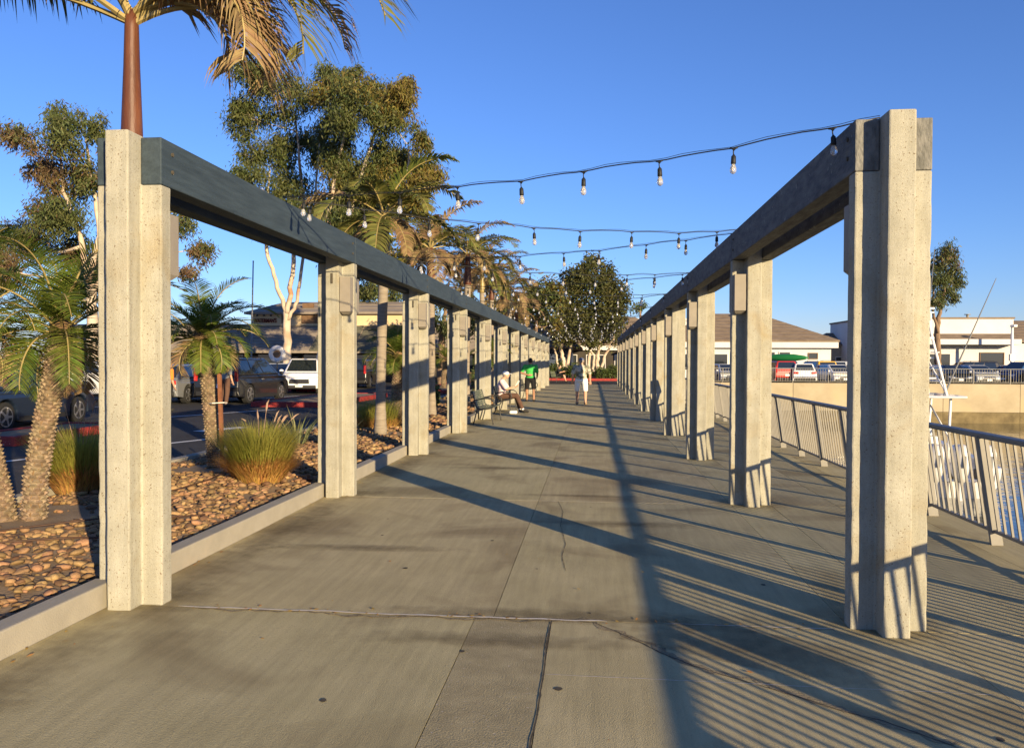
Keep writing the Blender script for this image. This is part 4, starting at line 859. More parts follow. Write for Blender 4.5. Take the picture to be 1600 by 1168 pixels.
# white hip roofed building beyond the basin
r = empty('harbour_shop', (16, 78, 0), 0, 'white building with brown hip roof beyond the quay, right of the second right post', 'building')
wall_box('wall', -9.5, 6.3, .6, 13, 0, 3.35, M['white_wall'], r); wall_box('fascia', -10, 6.8, 0, .12, 2.95, 3.5, M['white_wall'], r)
hip(r, -10.1, 6.9, -.1, 13.5, 3.68, 6.55, 6.2, M['shingle'])
wall_box('chimney', -.6, .3, 3.8, 4.6, 4.6, 6.9, M['white_wall'], r)
for x0, x1 in ((-1.6, -.4), (0, 1.2), (1.5, 2.6)): window(r, x0, x1, .2, 2.6, .6)
window(r, 4.2, 5.1, 1.9, 2.5, .6, 'brown_panel'); window(r, -7.5, -5.5, .8, 2.4, .6); window(r, -4.8, -3.2, .8, 2.4, .6)
r = empty('grey_shop', (26, 88, 0), 0, 'small grey shed with dark roof between the hip roofed and white buildings', 'building')
wall_box('wall', -2.5, 3, 0, 6, 0, 3.3, M['kerb'], r); hip(r, -2.9, 3.4, -.4, 6.4, 3.5, 4.8, 2.2, M['shingle']); window(r, -.6, .6, 1, 2.2, 0)
r = empty('white_building', (33, 80, 0), 0, 'white flat roofed building with shingle awning beyond the quay at the right', 'building')
wall_box('wall', -7, 6.2, 0, 12, 0, 5.75, M['white_wall'], r); wall_box('parapet_cap', -7.1, 6.3, -.1, 12.1, 5.75, 5.9, M['shingle'], r)
b = MB(); b.add([(-7.2, -1.6, 3.75), (6.1, -1.6, 3.75), (6.1, -.02, 4.35), (-7.2, -.02, 4.35), (-7.2, -1.6, 3.3), (6.1, -1.6, 3.3), (6.1, -.02, 3.3), (-7.2, -.02, 3.3)], [(0, 1, 2, 3), (7, 6, 5, 4), (5, 6, 2, 1), (7, 4, 0, 3)]); b.build('awning', M['shingle'], r)
wall_box('awning_fascia', -7.2, 6.1, -1.72, -1.61, 3.3, 3.8, M['white_wall'], r)
window(r, -6, -3, .9, 2.5, 0); window(r, -1.8, .6, .9, 2.5, 0); window(r, 3.2, 5.4, .2, 2.6, 0, 'brown_panel')
b = MB(); b.tube([(3.4, 3, 5.9), (3.4, 3, 6.3)], .12, 8); b.tube([(3.4, 3, 6.3), (3.4, 3, 6.36)], .3, 10); b.build('roof_vent', M['rail'], r)
r = empty('brown_roof_building', (49, 82, 0), 0, 'white building with brown roof cut off by the right edge', 'building')
wall_box('wall', -8.6, 12, .5, 12, 0, 3.5, M['white_wall'], r); hip(r, -9.2, 13, 0, 13, 3.75, 6.0, 3, M['shingle']); window(r, -7, -5, 1, 2.6, .5); window(r, -4, -2, 1, 2.6, .5); window(r, 0, 2, 1, 2.6, .5)
def pole(name, loc, h, r0, label, m='tube_white', head=True, lean=0):
    r = empty(name, loc, 0, label, 'lamp post' if head else 'pole'); r.rotation_euler = (0, lean, 0)
    MB().tube([(0, 0, 0), (0, 0, .3), (0, 0, h)], [r0*1.5, r0, r0*.7], 8).build('shaft', M[m], r, smooth=True)
    if head: MB().box((0, -.25, h-.1), (.3, .7, .22)).build('lamp_head', M[m], r, bevel=.03); MB().box((0, 0, h*.42), (.4, .3, .6)).build('junction_box', M[m], r)
    else: MB().ball((0, 0, h), r0, 6, 4).build('finial', M[m], r)
pole('lamp_post', (at(1581, 560, 76).x, 76, 0), 5.0, .16, 'white lamp post in front of the white building at the far right')
pole('flag_pole', (at(392, 560, 52).x, 52, 0), 8.2, .06, 'thin dark pole rising beside the restaurant roof', 'grey', False, R_(1.2))
pole('radio_mast', (at(1443, 560, 74).x, 74, 0), 11.5, .05, 'thin leaning mast behind the weeping tree', 'grey', False, R_(4))
b = MB(); n = 20; V = []; F = []
for i in range(n):
    a = 2*math.pi*i/n
    for j in range(8): q = 2*math.pi*j/8; rr = .29+.12*math.cos(q); V.append((rr*math.cos(a), .09*math.sin(q), rr*math.sin(a)))
for i in range(n):
    for j in range(8): F.append((i*8+j, ((i+1) % n)*8+j, ((i+1) % n)*8+(j+1) % 8, i*8+(j+1) % 8))
p = at(433, 553, 36); r = empty('ring_sign', (p.x, p.y, 0), 0, 'white ring shaped sign standing behind the parked cars', 'sign')
b.add(V, F); o = b.build('ring', M['white_wall'], r, smooth=True); o.location = (0, 0, p.z); o = MB().disc((0, 0, p.z), (0, 1, 0), .2, .2, .05, 14).build('centre_disc', M['brown_panel'], r)
MB().tube([(0, 0, 0), (0, 0, p.z-.38)], .03, 6).build('stand', M['iron'], r)

# ================================================================== CARS
def arc(cy, r, n=9, a0=0.0, a1=math.pi): return [(cy+r*math.cos(a0+(a1-a0)*i/n), .31+r*math.sin(a0+(a1-a0)*i/n)) for i in range(n+1)]
def make_car(kind, pnt, label, loc, heading, group, name='parked_car', roof=None):
    """nose towards +Y in local space; heading rotates about Z"""
    K = dict(sedan=(4.65, 1.80, 1.45, .92, .60, 1.9, -2.08, 1.0, -1.35, .1), suv=(4.60, 1.86, 1.70, 1.05, .70, 1.55, -2.25, .72, -2.0, .1), hatch=(4.1, 1.75, 1.52, .97, .62, 1.5, -2.0, .75, -1.75, .1))[kind]
    ln, wd, ht, belt, noseh, gy1, gy0, ry1, ry0, _ = K; h = ln/2; wb = ln*.29; R = .34 if kind != 'suv' else .37; hw = wd/2
    root = empty(name, loc, heading, label, 'car', group); fw, rw = wb+.12, -wb-.05
    top = [(-h+.02, .45), (-h, .62), (-h+.03, belt-.06), (-h+.14, belt), (gy1-.05, belt), (gy1+.5, belt-.06), (h-.35, noseh+.2), (h-.08, noseh+.06), (h, noseh-.12), (h, .42), (h-.06, .26)]
    if kind == 'sedan': top[3] = (-h+.12, belt-.02)
    bot = [(fw+R+.07, .22)]+arc(fw, R+.06)+[(fw-R-.07, .20), (rw+R+.07, .20)]+arc(rw, R+.06)+[(rw-R-.07, .22), (-h+.06, .27)]
    poly = top+bot; zc = .58; n = len(poly); b = MB(); V = []
    lays = [(-hw, .94, .985), (-hw+.05, 1.0, 1.0), (hw-.05, 1.0, 1.0), (hw, .94, .985)]
    isarch = [i >= len(top) for i in range(n)]
    for x, sz, sy in lays:
        for i, (y, z) in enumerate(poly):
            e = 1-.05*max(0, (abs(y)-h*.72)/(h*.28)) if not isarch[i] else 1
            V.append((x*e, y*(1 if isarch[i] else sy), z if isarch[i] else zc+(z-zc)*sz))
    F = [tuple(range(n-1, -1, -1)), tuple(range(3*n, 4*n))]
    for k in range(3):
        for i in range(n): j = (i+1) % n; F.append((k*n+i, k*n+j, (k+1)*n+j, (k+1)*n+i))
    b.add(V, F); me = b.mesh('body', pnt); weld_normals(me); o = link('body', me, root); bv = o.modifiers.new('bevel', 'BEVEL'); bv.width = .03; bv.segments = 2; bv.limit_method = 'ANGLE'; bv.angle_limit = R_(28)
    # cabin
    cw, rwid = hw-.07, hw-.25; z0 = belt-.03
    G = [(-cw, gy0, z0), (cw, gy0, z0), (cw, gy1, z0), (-cw, gy1, z0), (-rwid, ry0, ht), (rwid, ry0, ht), (rwid, ry1-.25, ht), (-rwid, ry1-.25, ht)]
    cb = MB(); cb.add(G, [(3, 2, 1, 0), (4, 5, 6, 7), (0, 1, 5, 4), (1, 2, 6, 5), (2, 3, 7, 6), (3, 0, 4, 7)]); cb.build('cabin', pnt, root, bevel=.09, seg=3)
    def pane(A, B_, C, D, u0, u1, v0, v1, nm='window'):
        A, B_, C, D = map(Vector, (A, B_, C, D)); nr = (B_-A).cross(D-A).normalized()
        def P(u, v): return A.lerp(B_, u).lerp(D.lerp(C, u), v)
        q = [P(u0, v0), P(u1, v0), P(u1, v1), P(u0, v1)]; m = MB(); m.add([p+nr*.012 for p in q]+[p-nr*.02 for p in q], [(0, 1, 2, 3), (4, 5, 1, 0), (5, 6, 2, 1), (6, 7, 3, 2), (7, 4, 0, 3)]); return m.build(nm, M['car_glass'], root)
    pane(G[0], G[1], G[5], G[4], .08, .92, .14, .88, 'rear_window'); pane(G[2], G[3], G[7], G[6], .07, .93, .10, .92, 'windscreen')
    for A, B_, C, D in ((G[1], G[2], G[6], G[5]), (G[3], G[0], G[4], G[7])):
        pane(A, B_, C, D, .06, .30, .14, .86); pane(A, B_, C, D, .33, .58, .12, .88); pane(A, B_, C, D, .61, .90, .12, .88)
    for s in (-1, 1):
        for y in (fw, rw):
            wl = empty('wheel', (s*(hw-.11), y, R-.03), 0); wl.parent = root
            t = MB(); t.tube([(-.1, 0, 0), (-.085, 0, 0), (.085, 0, 0), (.1, 0, 0)], [R-.05, R, R, R-.05], 20); t.build('tyre', M['tyre'], wl)
            m = MB(); m.disc((s*.097, 0, 0), (1, 0, 0), R*.60, R*.60, .02, 18); m.k = 1; m.disc((s*.093, 0, 0), (1, 0, 0), R*.70, R*.70, .02, 18); m.disc((s*.109, 0, 0), (1, 0, 0), R*.2, R*.2, .02, 10)
            for q in range(5):
                a = q*1.2566; m.box((s*.11, math.cos(a)*R*.36, math.sin(a)*R*.36), (.016, R*.52, R*.15), Matrix.Rotation(a, 3, 'X'))
            m.build('rim', [M['black_trim'], M['alloy']], wl)
        MB().box((s*(hw-.28), h-.075, noseh-.03), (.42, .16, .15), Matrix.Rotation(-s*.25, 3, 'Z')).build('headlight', M['headlamp'], root, bevel=.03)
        tl = (.14, .1, .5) if kind == 'suv' else (.36, .1, .17)
        MB().box((s*(hw-.06-tl[0]/2), -h+.03, belt-.14 if kind != 'suv' else belt+.04), tl, Matrix.Rotation(s*.2, 3, 'Z')).build('tail_light', M['taillamp'], root, bevel=.03)
        MB().ball((s*(hw+.07), gy1-.28, belt+.06), (.11, .07, .075), 8, 5).build('mirror', pnt, root, smooth=True)
        MB().box((s*(hw-.006), -.25, belt-.16), (.03, .16, .03)).build('door_handle', M['chrome'], root)
        MB().box((s*(hw-.03), (fw+rw)/2, .24), (.08, fw-rw-2*R-.2, .12)).build('sill', M['black_trim'], root)
    MB().box((0, h-.02, noseh-.10), (wd*.52, .07, .22)).build('grille', M['black_trim'], root, bevel=.02); MB().box((0, h+.02, noseh-.08), (wd*.5, .02, .03)).build('grille_bar', M['chrome'], root)
    MB().box((0, h-.03, .34), (wd*.86, .1, .16)).build('bumper', M['black_trim'], root, bevel=.03); MB().box((0, -h+.03, .38), (wd*.86, .1, .18)).build('bumper', M['black_trim'], root, bevel=.03)
    MB().box((0, h+.03, .40), (.34, .02, .14)).build('number_plate', M['plate'], root); MB().box((0, -h-.02, .66 if kind == 'suv' else .6), (.34, .02, .15)).build('number_plate', M['plate'], root)
    if kind == 'suv':
        for s in (-1, 1): MB().tube([(s*(rwid-.04), ry0+.2, ht-.01), (s*(rwid-.04), ry0+.3, ht+.06), (s*(rwid-.04), ry1-.7, ht+.06), (s*(rwid-.04), ry1-.6, ht-.01)], .017, 6).build('roof_rail', M['black_trim'], root)
    return root
GL = 'cars parked in the left lot'; GRc = 'cars parked beyond the quay'
make_car('sedan', M['navy'], 'dark navy car behind the double palm at the left edge', (-14.35, 18.6, 0), R_(3), GL)
make_car('suv', M['white'], 'white car seen from behind left of the first left post', (-20.2, 29.3, 0), R_(-4), GL)
make_car('sedan', M['grey'], 'grey car just left of the staked date palm', (-16.2, 30.6, 0), R_(2), GL)
make_car('suv', M['black'], 'black car with red tail lights right of the staked date palm', (-13.85, 31.0, 0), R_(-2), GL)
make_car('suv', M['white'], 'white car facing the walkway between staked palm and second left post', (-14.6, 40.0, 0), R_(192), GL)
make_car('sedan', M['silver'], 'silver car half hidden behind the white car facing the camera', (-17.2, 43.2, 0), R_(190), GL)
make_car('suv', M['black'], 'dark car seen from behind between the second and third left posts', (-14.1, 48.5, 0), R_(0), GL)
make_car('sedan', M['beige'], 'pale car far back beside the left eucalyptus', (-31.5, 42.0, 0), R_(90), GL)
make_car('sedan', M['silver'], 'silver car behind the navy car at the left edge', (-22.8, 25.5, 0), R_(-3), GL)
def far(px, Y, kind, p, hd, label, name='parked_car'):
    return make_car(kind, M[p], label, (at(px, 590, Y).x, Y, 0), R_(hd), GRc, name)
far(1132, 63.5, 'sedan', 'silver', 185, 'dark windowed silver car left of the second right post')
far(1215, 63.6, 'suv', 'red', 5, 'red car half hidden by the second right post'); far(1230, 69, 'suv', 'blue', 175, 'blue car carrying a green kayak'); kx = at(1226, 560, 69)
far(1247, 63, 'hatch', 'white', 0, 'white hatchback seen from behind through the quay railing'); far(1274, 66, 'suv', 'yellow', 10, 'yellow car behind the white hatchback'); far(1284, 71.5, 'suv', 'silver', 80, 'silver car parked against the white hip roofed building')
far(1300, 63, 'sedan', 'white', 188, 'white sedan facing the quay railing near the first right post'); far(1345, 64, 'sedan', 'blue', 180, 'blue sedan mostly hidden by the first right post')
far(1480, 63, 'sedan', 'navy', 180, 'dark blue car left of the silver sedan at the far right'); far(1517, 62.8, 'sedan', 'silver', 186, 'silver sedan facing the railing under the white building')
far(1512, 68.5, 'suv', 'black', 90, 'black car parked sideways in front of the white building'); far(1598, 67, 'suv', 'blue', 120, 'blue car at the right edge beyond the quay'); far(1560, 70, 'sedan', 'grey', 90, 'grey car beside the lamp post at the far right'); far(1640, 63, 'sedan', 'black', 180, 'black sedan beyond the right edge behind the railing')
k = MB(); k.tube([(0, -1.9, 0), (0, -1.6, 0), (0, -.7, .0), (0, .7, .0), (0, 1.6, 0), (0, 1.9, .06)], [.04, .16, .30, .30, .16, .03], 12); o = k.build('kayak', M['kayak'], None, smooth=True); o.location = (at(1226, 560, 69).x, 68.9, 1.98); o.rotation_euler = (0, 0, R_(60)); tag(o, 'green kayak strapped on the roof of the blue car', 'kayak')

# ================================================================== BOAT
bx = 11.35; by = 30.2
boat = empty('fishing_boat', (bx, by, WZ), R_(-4), 'white fishing boat with pipe tower and three outboard engines at the quay', 'boat')
st_ = [(-4.3, 1.35, -.25, .95), (-3, 1.45, -.32, 1.0), (-1, 1.5, -.35, 1.1), (1.5, 1.4, -.35, 1.3), (3.2, 1.0, -.25, 1.55), (4.4, .45, .1, 1.75), (4.9, .06, .7, 1.85)]
V, F = [], []
for y, wv_, zk, zd in st_:
    V += [(-wv_, y, zd), (-wv_*.93, y, zd*.45), (-wv_*.72, y, .05 if zk < 0 else zk+.15), (0, y, zk), (wv_*.72, y, .05 if zk < 0 else zk+.15), (wv_*.93, y, zd*.45), (wv_, y, zd), (wv_*.86, y, zd-.02), (wv_*.84, y, zd-.45), (-wv_*.84, y, zd-.45), (-wv_*.86, y, zd-.02)]
m_ = 11
for i in range(len(st_)-1):
    for j in range(m_): F.append((i*m_+j, i*m_+(j+1) % m_, (i+1)*m_+(j+1) % m_, (i+1)*m_+j))
F += [tuple(range(m_-1, -1, -1)), tuple(range((len(st_)-1)*m_, len(st_)*m_))]
me = tomesh('hull', V, F, M['gel']); weld_normals(me); link('hull', me, boat)
MB().box((0, -.1, 1.35), (1.2, 1.3, 1.3), taper=.85).build('console', M['gel'], boat, bevel=.06); MB().box((0, -1.15, 1.15), (1.1, .5, .95)).build('helm_seat', M['c_white'], boat, bevel=.06)
MB().box((0, -.3, 2.98), (2.5, 3.0, .09)).build('hard_top', M['gel'], boat, bevel=.04)
t = MB()
for sx in (-1, 1):
    t.tube([(sx*.75, -1.5, .8), (sx*.85, -1.4, 2.95)], .045, 8); t.tube([(sx*.75, .6, .9), (sx*.85, .5, 2.95)], .045, 8); t.tube([(sx*.78, -1.48, 1.6), (sx*.82, .5, 2.6)], .035, 6)
t.build('top_supports', M['tube_white'], boat, smooth=True)
t = MB()
for sx in (-1, 1):
    t.tube([(sx*.8, -1.2, 3.0), (sx*.5, -.6, 5.0), (sx*.42, -.5, 5.6)], .045, 8); t.tube([(sx*.8, .7, 3.0), (sx*.5, .1, 5.0)], .045, 8); t.tube([(sx*.8, -1.2, 3.05), (sx*.62, .3, 4.3)], .03, 6)
    for z in (3.5, 4.0, 4.5): t.tube([(sx*.72, -1.05+.3*(z-3), z), (sx*.7, .45-.2*(z-3), z)], .025, 6)
for z in (3.6, 4.3, 5.0): t.tube([(-.7+.12*(z-3), -1.05+.3*(z-3), z), (.7-.12*(z-3), -1.05+.3*(z-3), z)], .03, 6)
t.box((0, -.25, 5.0), (1.1, .8, .06)); t.box((0, -.1, 5.9), (1.2, .7, .05))
for sx in (-1, 1): t.tube([(sx*.5, -.5, 5.0), (sx*.5, -.4, 5.9)], .03, 6)
t.build('tower', M['tube_white'], boat, smooth=False)
MB().tube([(.8, -.9, 3.0), (2.3, -1.2, 7.0)], [.035, .012], 6).build('outrigger_pole', M['grey'], boat); MB().tube([(-.8, -.9, 3.0), (-2.3, -1.2, 7.0)], [.035, .012], 6).build('outrigger_pole', M['grey'], boat)
MB().tube([(.45, .2, 5.0), (.45, .2, 7.4)], [.02, .012], 6).build('antenna', M['tube_white'], boat); MB().box((.2, -.3, 6.05), (.9, .08, .07)).build('radar_bar', M['tube_white'], boat)
for i, x in enumerate((-.72, 0, .72)):
    e = empty('outboard_engine', (x, -4.65, 0)); e.parent = boat
    sec = [(.55, .12, .2), (.8, .2, .3), (1.15, .235, .38), (1.45, .235, .40), (1.62, .19, .34), (1.68, .1, .2)]
    Vv, Ff = [], []
    for z, wx, wy in sec:
        for q in range(12): a = 2*math.pi*q/12; Vv.append((wx*(abs(math.cos(a))**.7)*math.copysign(1, math.cos(a)), -.05+wy*(abs(math.sin(a))**.7)*math.copysign(1, math.sin(a)), z))
    for k in range(len(sec)-1):
        for q in range(12): Ff.append((k*12+q, k*12+(q+1) % 12, (k+1)*12+(q+1) % 12, (k+1)*12+q))
    Ff += [tuple(range(11, -1, -1)), tuple(range(60, 72))]
    link('cowling', tomesh('cowling', Vv, Ff, M['gel'], smooth=True), e); MB().box((0, -.05, 0), (.13, .3, 1.2)).build('leg_casing', M['gel'], e, bevel=.03)
    MB().box((0, -.455, 1.2), (.09, .012, .36)).build('decal', M['grey'], e); MB().box((0, .3, .75), (.3, .3, .3)).build('bracket', M['black_trim'], e)

# ================================================================== BENCHES
def bench_root():
    r = empty('park_bench', (0, 0, 0)); Lb = 1.75       # sits facing +X, runs along Y
    def path(P, rr, nm, p=r, m='iron', n=7):
        Q = []
        P = [Vector(q) for q in P]
        for i in range(len(P)-1):
            p0 = P[max(i-1, 0)]; p1 = P[i]; p2 = P[i+1]; p3 = P[min(i+2, len(P)-1)]
            for k in range(5):
                t = k/5; Q.append(.5*((2*p1)+(p2-p0)*t+(2*p0-5*p1+4*p2-p3)*t*t+(3*p1-p0-3*p2+p3)*t**3))
        Q.append(P[-1]); MB().tube(Q, rr, n).build(nm, M[m], p, smooth=True)
    for y in (-Lb/2, Lb/2):
        path([(.24, y, 0), (.21, y, .22), (.19, y, .42)], .016, 'leg'); path([(-.28, y, 0), (-.22, y, .22), (-.18, y, .42)], .016, 'leg')
        path([(.19, y, .42), (.25, y, .50), (.24, y, .60), (.14, y, .665), (-.02, y, .67), (-.16, y, .64), (-.27, y, .62)], .016, 'armrest')
        path([(.2, y, .43), (0, y, .40), (-.18, y, .42), (-.24, y, .6), (-.31, y, .85)], .016, 'end_frame')
    for i in range(9):
        t = i/8; x = .21-.38*t; z = .435-.045*math.sin(math.pi*t)
        MB().box((x, 0, z), (.036, Lb, .014), Matrix.Rotation(.12*math.cos(math.pi*t), 3, 'Y')).build('slat', M['slat'], r, bevel=.003)
    for i in range(8):
        t = (i+.6)/8; MB().box((-.19-.13*t, 0, .45+.40*t), (.014, Lb, .04), Matrix.Rotation(-.3, 3, 'Y')).build('slat', M['slat'], r, bevel=.003)
    return r
b0 = bench_root(); b0.location = (-2.78, 21.45, 0); tag(b0, 'empty black iron bench with slats, nearest of the benches on the left', 'bench', 'iron benches along the left posts')
b1 = copy_tree(b0); b1.location = (-2.78, 25.95, 0); b1['label'] = 'iron bench on which the person in the white cap sits reading'
b2 = copy_tree(b0); b2.location = (-2.78, 36.1, 0); b2['label'] = 'iron bench just beyond the person in the green shirt'
b3 = copy_tree(b0); b3.location = (-2.6, 61.3, 0); b3.rotation_euler = (0, 0, R_(-20)); b3['label'] = 'far bench by the end planter with a person in black'

# ================================================================== PEOPLE
def remesh(mb, voxel, m, name, parent, sm=4):
    o = link(name, mb.mesh(name, m)); md = o.modifiers.new('r', 'REMESH'); md.mode = 'VOXEL'; md.voxel_size = voxel
    s = o.modifiers.new('s', 'SMOOTH'); s.iterations = sm; s.factor = .5
    dg = bpy.context.evaluated_depsgraph_get(); me = bpy.data.meshes.new_from_object(o.evaluated_get(dg)); bpy.data.objects.remove(o)
    me.materials.clear(); me.materials.append(m); me.polygons.foreach_set('use_smooth', [True]*len(me.polygons)); me.name = name
    return link(name, me, parent)
def cap(mb, a, b, r0, r1, n=12):
    a = Vector(a); b = Vector(b); mb.tube([a, a.lerp(b, .5), b], [r0, (r0+r1)/2*1.03, r1], n); mb.ball(a, r0, n, 8); mb.ball(b, r1, n, 8)
def hand(mb, wrist, fdir, palm_n, thumb_side):
    f = Vector(fdir).normalized(); pn = Vector(palm_n); pn = (pn-f*pn.dot(f)).normalized(); s = f.cross(pn)*thumb_side; w = Vector(wrist)
    Mx = Matrix((s, f, pn)).transposed(); mb.ball(w+f*.05, (.042, .055, .017), 10, 8, Mx)
    for i, (off, ln) in enumerate(((.030, .068), (.010, .078), (-.011, .072), (-.031, .056))):
        p = w+f*.088+s*off; k = p+f*ln*.55+pn*.006; e = k+(f*.75+pn*.65).normalized()*ln*.5; cap(mb, p, k, .0095, .009, 8); cap(mb, k, e, .009, .0075, 8)
    p = w+f*.03+s*.035; k = p+(f*.55+s*.8).normalized()*.042; e = k+(f*.9+s*.25+pn*.3).normalized()*.034; cap(mb, p, k, .0125, .0105, 8); cap(mb, k, e, .0105, .008, 8)
def person(loc, rz, label, J, skin='skin', shirt='c_grey', legs='c_black', long_legs=False, shoe='shoe', hair='hair', hat=None, sleeve=.95, hands=None, look=0.0, sock=False):
    root = empty('person', loc, rz, label, 'person'); g_ = {k: Vector(v) for k, v in J.items()}
    b = MB(); hc = g_['head']; rt = Matrix.Rotation(look, 3, 'Z')
    b.ball(hc, (.076, .096, .112), 14, 10, rt); b.ball(hc+rt@Vector((0, .035, -.055)), (.055, .06, .062), 12, 8, rt); b.ball(hc+rt@Vector((0, .103, -.012)), (.014, .02, .026), 8, 6, rt)
    for s in (-1, 1): b.ball(hc+rt@Vector((s*.078, -.005, -.005)), (.012, .02, .032), 8, 6, rt)
    b.ball(hc+rt@Vector((0, .092, -.062)), (.022, .012, .008), 8, 5, rt)
    cap(b, g_['neck'], hc+Vector((0, -.012, -.06)), .062, .054); ch, pv = g_['chest'], g_['pelvis']; ax = (g_['shR']-g_['shL']).normalized()
    fw = Vector((0, 0, 1)).cross(ax).normalized()*-1; upv = (g_['neck']-pv).normalized(); fw = ax.cross(upv) if False else upv.cross(ax); Mx = Matrix((ax, fw, upv)).transposed()
    b.ball(ch, (.155, .11, .19), 14, 10, Mx); b.ball(ch.lerp(pv, .55)+fw*.02, (.145, .115, .17), 14, 10, Mx); b.ball(pv, (.16, .12, .13), 14, 10, Mx); cap(b, g_['shL'].lerp(ch, .25), g_['shR'].lerp(ch, .25), .075, .075)
    for s in 'LR':
        cap(b, g_['sh'+s], g_['el'+s], .052, .041); cap(b, g_['el'+s], g_['wr'+s], .041, .028)
        d, n_ = (hands or {}).get(s, ((g_['wr'+s]-g_['el'+s]), fw)); hand(b, g_['wr'+s], d, n_, 1 if s == 'L' else -1)
        cap(b, g_['hip'+s], g_['kn'+s], .085, .057); cap(b, g_['kn'+s], g_['an'+s], .055, .038); mid = g_['kn'+s].lerp(g_['an'+s], .3); cap(b, mid, mid+Vector((0, -.01, -.02)), .056, .056)
        cap(b, g_['an'+s]+Vector((0, 0, -.03)), g_['to'+s], .042, .034)
    remesh(b, .0085, M[skin], 'body', root, 3)
    c = MB(); c.ball(ch, (.178, .13, .20), 14, 10, Mx); c.ball(ch.lerp(pv, .55)+fw*.02, (.172, .138, .19), 14, 10, Mx); c.ball(pv+upv*.03, (.178, .14, .13), 14, 10, Mx)
    cap(c, g_['shL'].lerp(ch, .22), g_['shR'].lerp(ch, .22), .088, .088); cap(c, g_['neck']-upv*.03, g_['neck']-upv*.01, .075, .068)
    for s in 'LR': cap(c, g_['sh'+s], g_['sh'+s].lerp(g_['el'+s], sleeve), .074, .068)
    remesh(c, .014, M[shirt], 'shirt', root, 5)
    c = MB(); c.ball(pv-upv*.03, (.176, .138, .13), 14, 10, Mx)
    for s in 'LR':
        if long_legs: cap(c, g_['hip'+s], g_['kn'+s], .105, .082); cap(c, g_['kn'+s], g_['kn'+s].lerp(g_['an'+s], .86), .08, .062)
        else: cap(c, g_['hip'+s], g_['hip'+s].lerp(g_['kn'+s], .86), .10, .086)
    remesh(c, .014, M[legs], 'trousers' if long_legs else 'shorts', root, 4)
    for s in 'LR':
        c = MB(); a_, t_ = g_['an'+s], g_['to'+s]; cap(c, a_+Vector((0, 0, -.035)), t_, .05, .043); c.ball(a_.lerp(t_, .4)-Vector((0, 0, .03)), (.045, .045, .03), 10, 6); remesh(c, .011, M[shoe], 'shoe', root, 2)
        if sock: c = MB(); cap(c, a_+Vector((0, 0, .0)), a_.lerp(g_['kn'+s], .18), .045, .047); remesh(c, .012, M['c_white'], 'sock', root, 1)
    if hat:
        c = MB(); c.ball(hc+Vector((0, -.006, .045)), (.09, .108, .085), 14, 10, rt); c.ball(hc+rt@Vector((0, .115, .035)), (.07, .075, .012), 12, 6, rt); remesh(c, .012, M[hat], 'cap', root, 2)
    c = MB(); c.ball(hc+Vector((0, -.018, .012)), (.084, .098, .112), 14, 10, rt); c.ball(hc+rt@Vector((0, .09, -.05)), (.0, .0, .0), 4, 4); hm = remesh(c, .012, M[hair], 'hair', root, 2)
    # cut the hair away from the face
    bm = bmesh.new(); bm.from_mesh(hm.data); inv = rt.inverted()
    bmesh.ops.delete(bm, geom=[v for v in bm.verts if (inv@(v.co-hc)).y > .045-.5*max(0, .05-(inv@(v.co-hc)).z) or (v.co-hc).z < -.075], context='VERTS'); bm.to_mesh(hm.data); bm.free()
    return root
def walk_pose(h=1.75, stride=.22, armL=None, armR=None):
    k = h/1.75
    J = dict(head=(0, .03, 1.635), neck=(0, 0, 1.475), chest=(0, 0, 1.28), pelvis=(0, 0, .96), shL=(-.19, 0, 1.42), shR=(.19, 0, 1.42), elL=(-.26, -.05, 1.13), elR=(.26, -.03, 1.13), wrL=(-.27, .06, .89), wrR=(.27, .05, .88),
             hipL=(-.10, 0, .93), hipR=(.10, 0, .93), knL=(-.125, stride*.55, .50), knR=(.125, -stride*.35, .50), anL=(-.125, stride, .085), anR=(.125, -stride, .10), toL=(-.145, stride+.16, .045), toR=(.145, -stride+.155, .045))
    J.update(armL or {}); J.update(armR or {})
    return {a: (x*k, y*k, z*k) for a, (x, y, z) in J.items()}
pw = person((-.43, 30.5, 0), 0, 'person in patterned shirt, white shorts and blue cap walking away', walk_pose(1.76, .17), 'skin', 'c_aloha', 'c_white', shoe='shoe_tan', hair='hair_grey', hat='c_blue', sleeve=.8); pw.scale = (1.22, 1.18, 1.0)
pg = person((-2.5, 32.4, 0), R_(4), 'person in bright green shirt and black shorts standing with an arm behind the back', walk_pose(1.76, .08, dict(elL=(-.33, -.10, 1.16), wrL=(-.08, -.19, 1.07)), dict(elR=(.25, .08, 1.13), wrR=(.24, .22, .98))), 'skin_dark', 'c_green', 'c_black', sleeve=.75, hands={'L': ((1, -.05, 0), (0, 1, 0)), 'R': ((0, 1, -.3), (-1, 0, 0))}); pg.scale = (1.12, 1.1, 1.0)
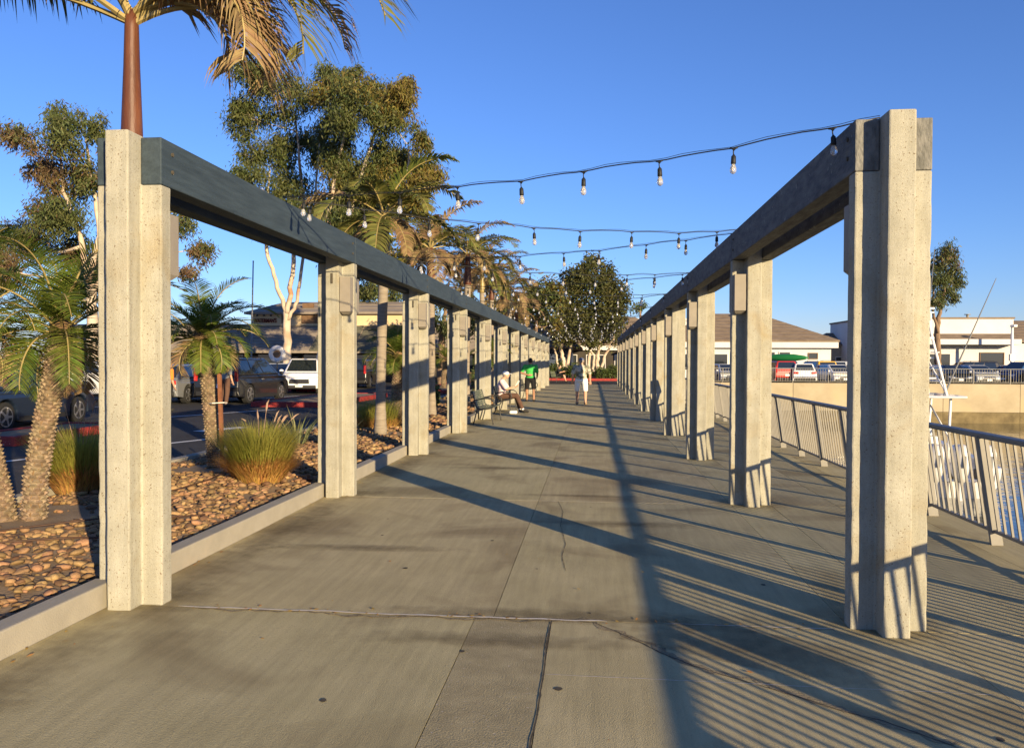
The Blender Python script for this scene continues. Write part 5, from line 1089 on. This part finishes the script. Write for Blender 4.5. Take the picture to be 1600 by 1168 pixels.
seat = dict(head=(0, .07, 1.20), neck=(0, -.03, 1.05), chest=(0, -.07, .86), pelvis=(0, -.08, .55), shL=(-.19, -.05, .99), shR=(.19, -.05, .99), elL=(-.25, .12, .76), elR=(.25, .12, .76), wrL=(-.11, .34, .82), wrR=(.11, .34, .82),
            hipL=(-.09, -.04, .53), hipR=(.09, -.04, .53), knL=(-.12, .40, .53), knR=(.12, .42, .55), anL=(-.12, .50, .11), anR=(.12, .62, .12), toL=(-.13, .67, .05), toR=(.14, .78, .06))
person((-2.80, 25.35, 0), R_(-90), 'person in white cap, pale pink shirt and brown trousers reading on a bench', seat, 'skin', 'c_pink', 'c_brown', True, 'shoe', 'hair_grey', 'c_white', .8, {'L': ((.3, .8, .3), (.6, 0, 1)), 'R': ((-.3, .8, .3), (-.6, 0, 1))}, sock=True)
o = MB(); o.box((-.07, 0, 0), (.13, .008, .2), Matrix.Rotation(.25, 3, 'Z')); o.box((.07, 0, 0), (.13, .008, .2), Matrix.Rotation(-.25, 3, 'Z')); o = o.build('book', M['paper']); o.location = (-2.36, 25.35, .93); o.rotation_euler = (R_(-30), 0, R_(-90)); tag(o, 'open paperback held by the seated reader', 'book')
o = MB().box((0, 0, 0), (.24, .2, .1)).build('white_bag', M['c_white'], None, bevel=.04); o.location = (-2.45, 24.95, .05); tag(o, 'small white bag on the ground by the reader\'s bench', 'bag')
person((-2.55, 61.4, 0), R_(-110), 'person in black sitting on the far bench by the end planter', seat, 'skin', 'c_black', 'c_black', False, 'shoe', 'hair', None, .9)
person((2.66, 20.9, 0), R_(70), 'person standing by the railing, hidden behind the third right post, casting a shadow on posts', walk_pose(1.72, .05), 'skin', 'c_grey', 'c_brown', True, 'shoe', 'hair', 'c_white')
p = at(352, 590, 27); person((p.x, 27.0, 0), R_(-20), 'person in grey shirt standing behind the staked date palm', walk_pose(1.78, .1), 'skin', 'c_grey', 'c_brown', True, 'shoe', 'hair')
p = at(250, 600, 24); person((p.x, 24.5, 0), R_(-30), 'person in orange shirt half hidden by the first left post', walk_pose(1.6, .1), 'skin', 'c_orange', 'c_black', False, 'shoe', 'hair')
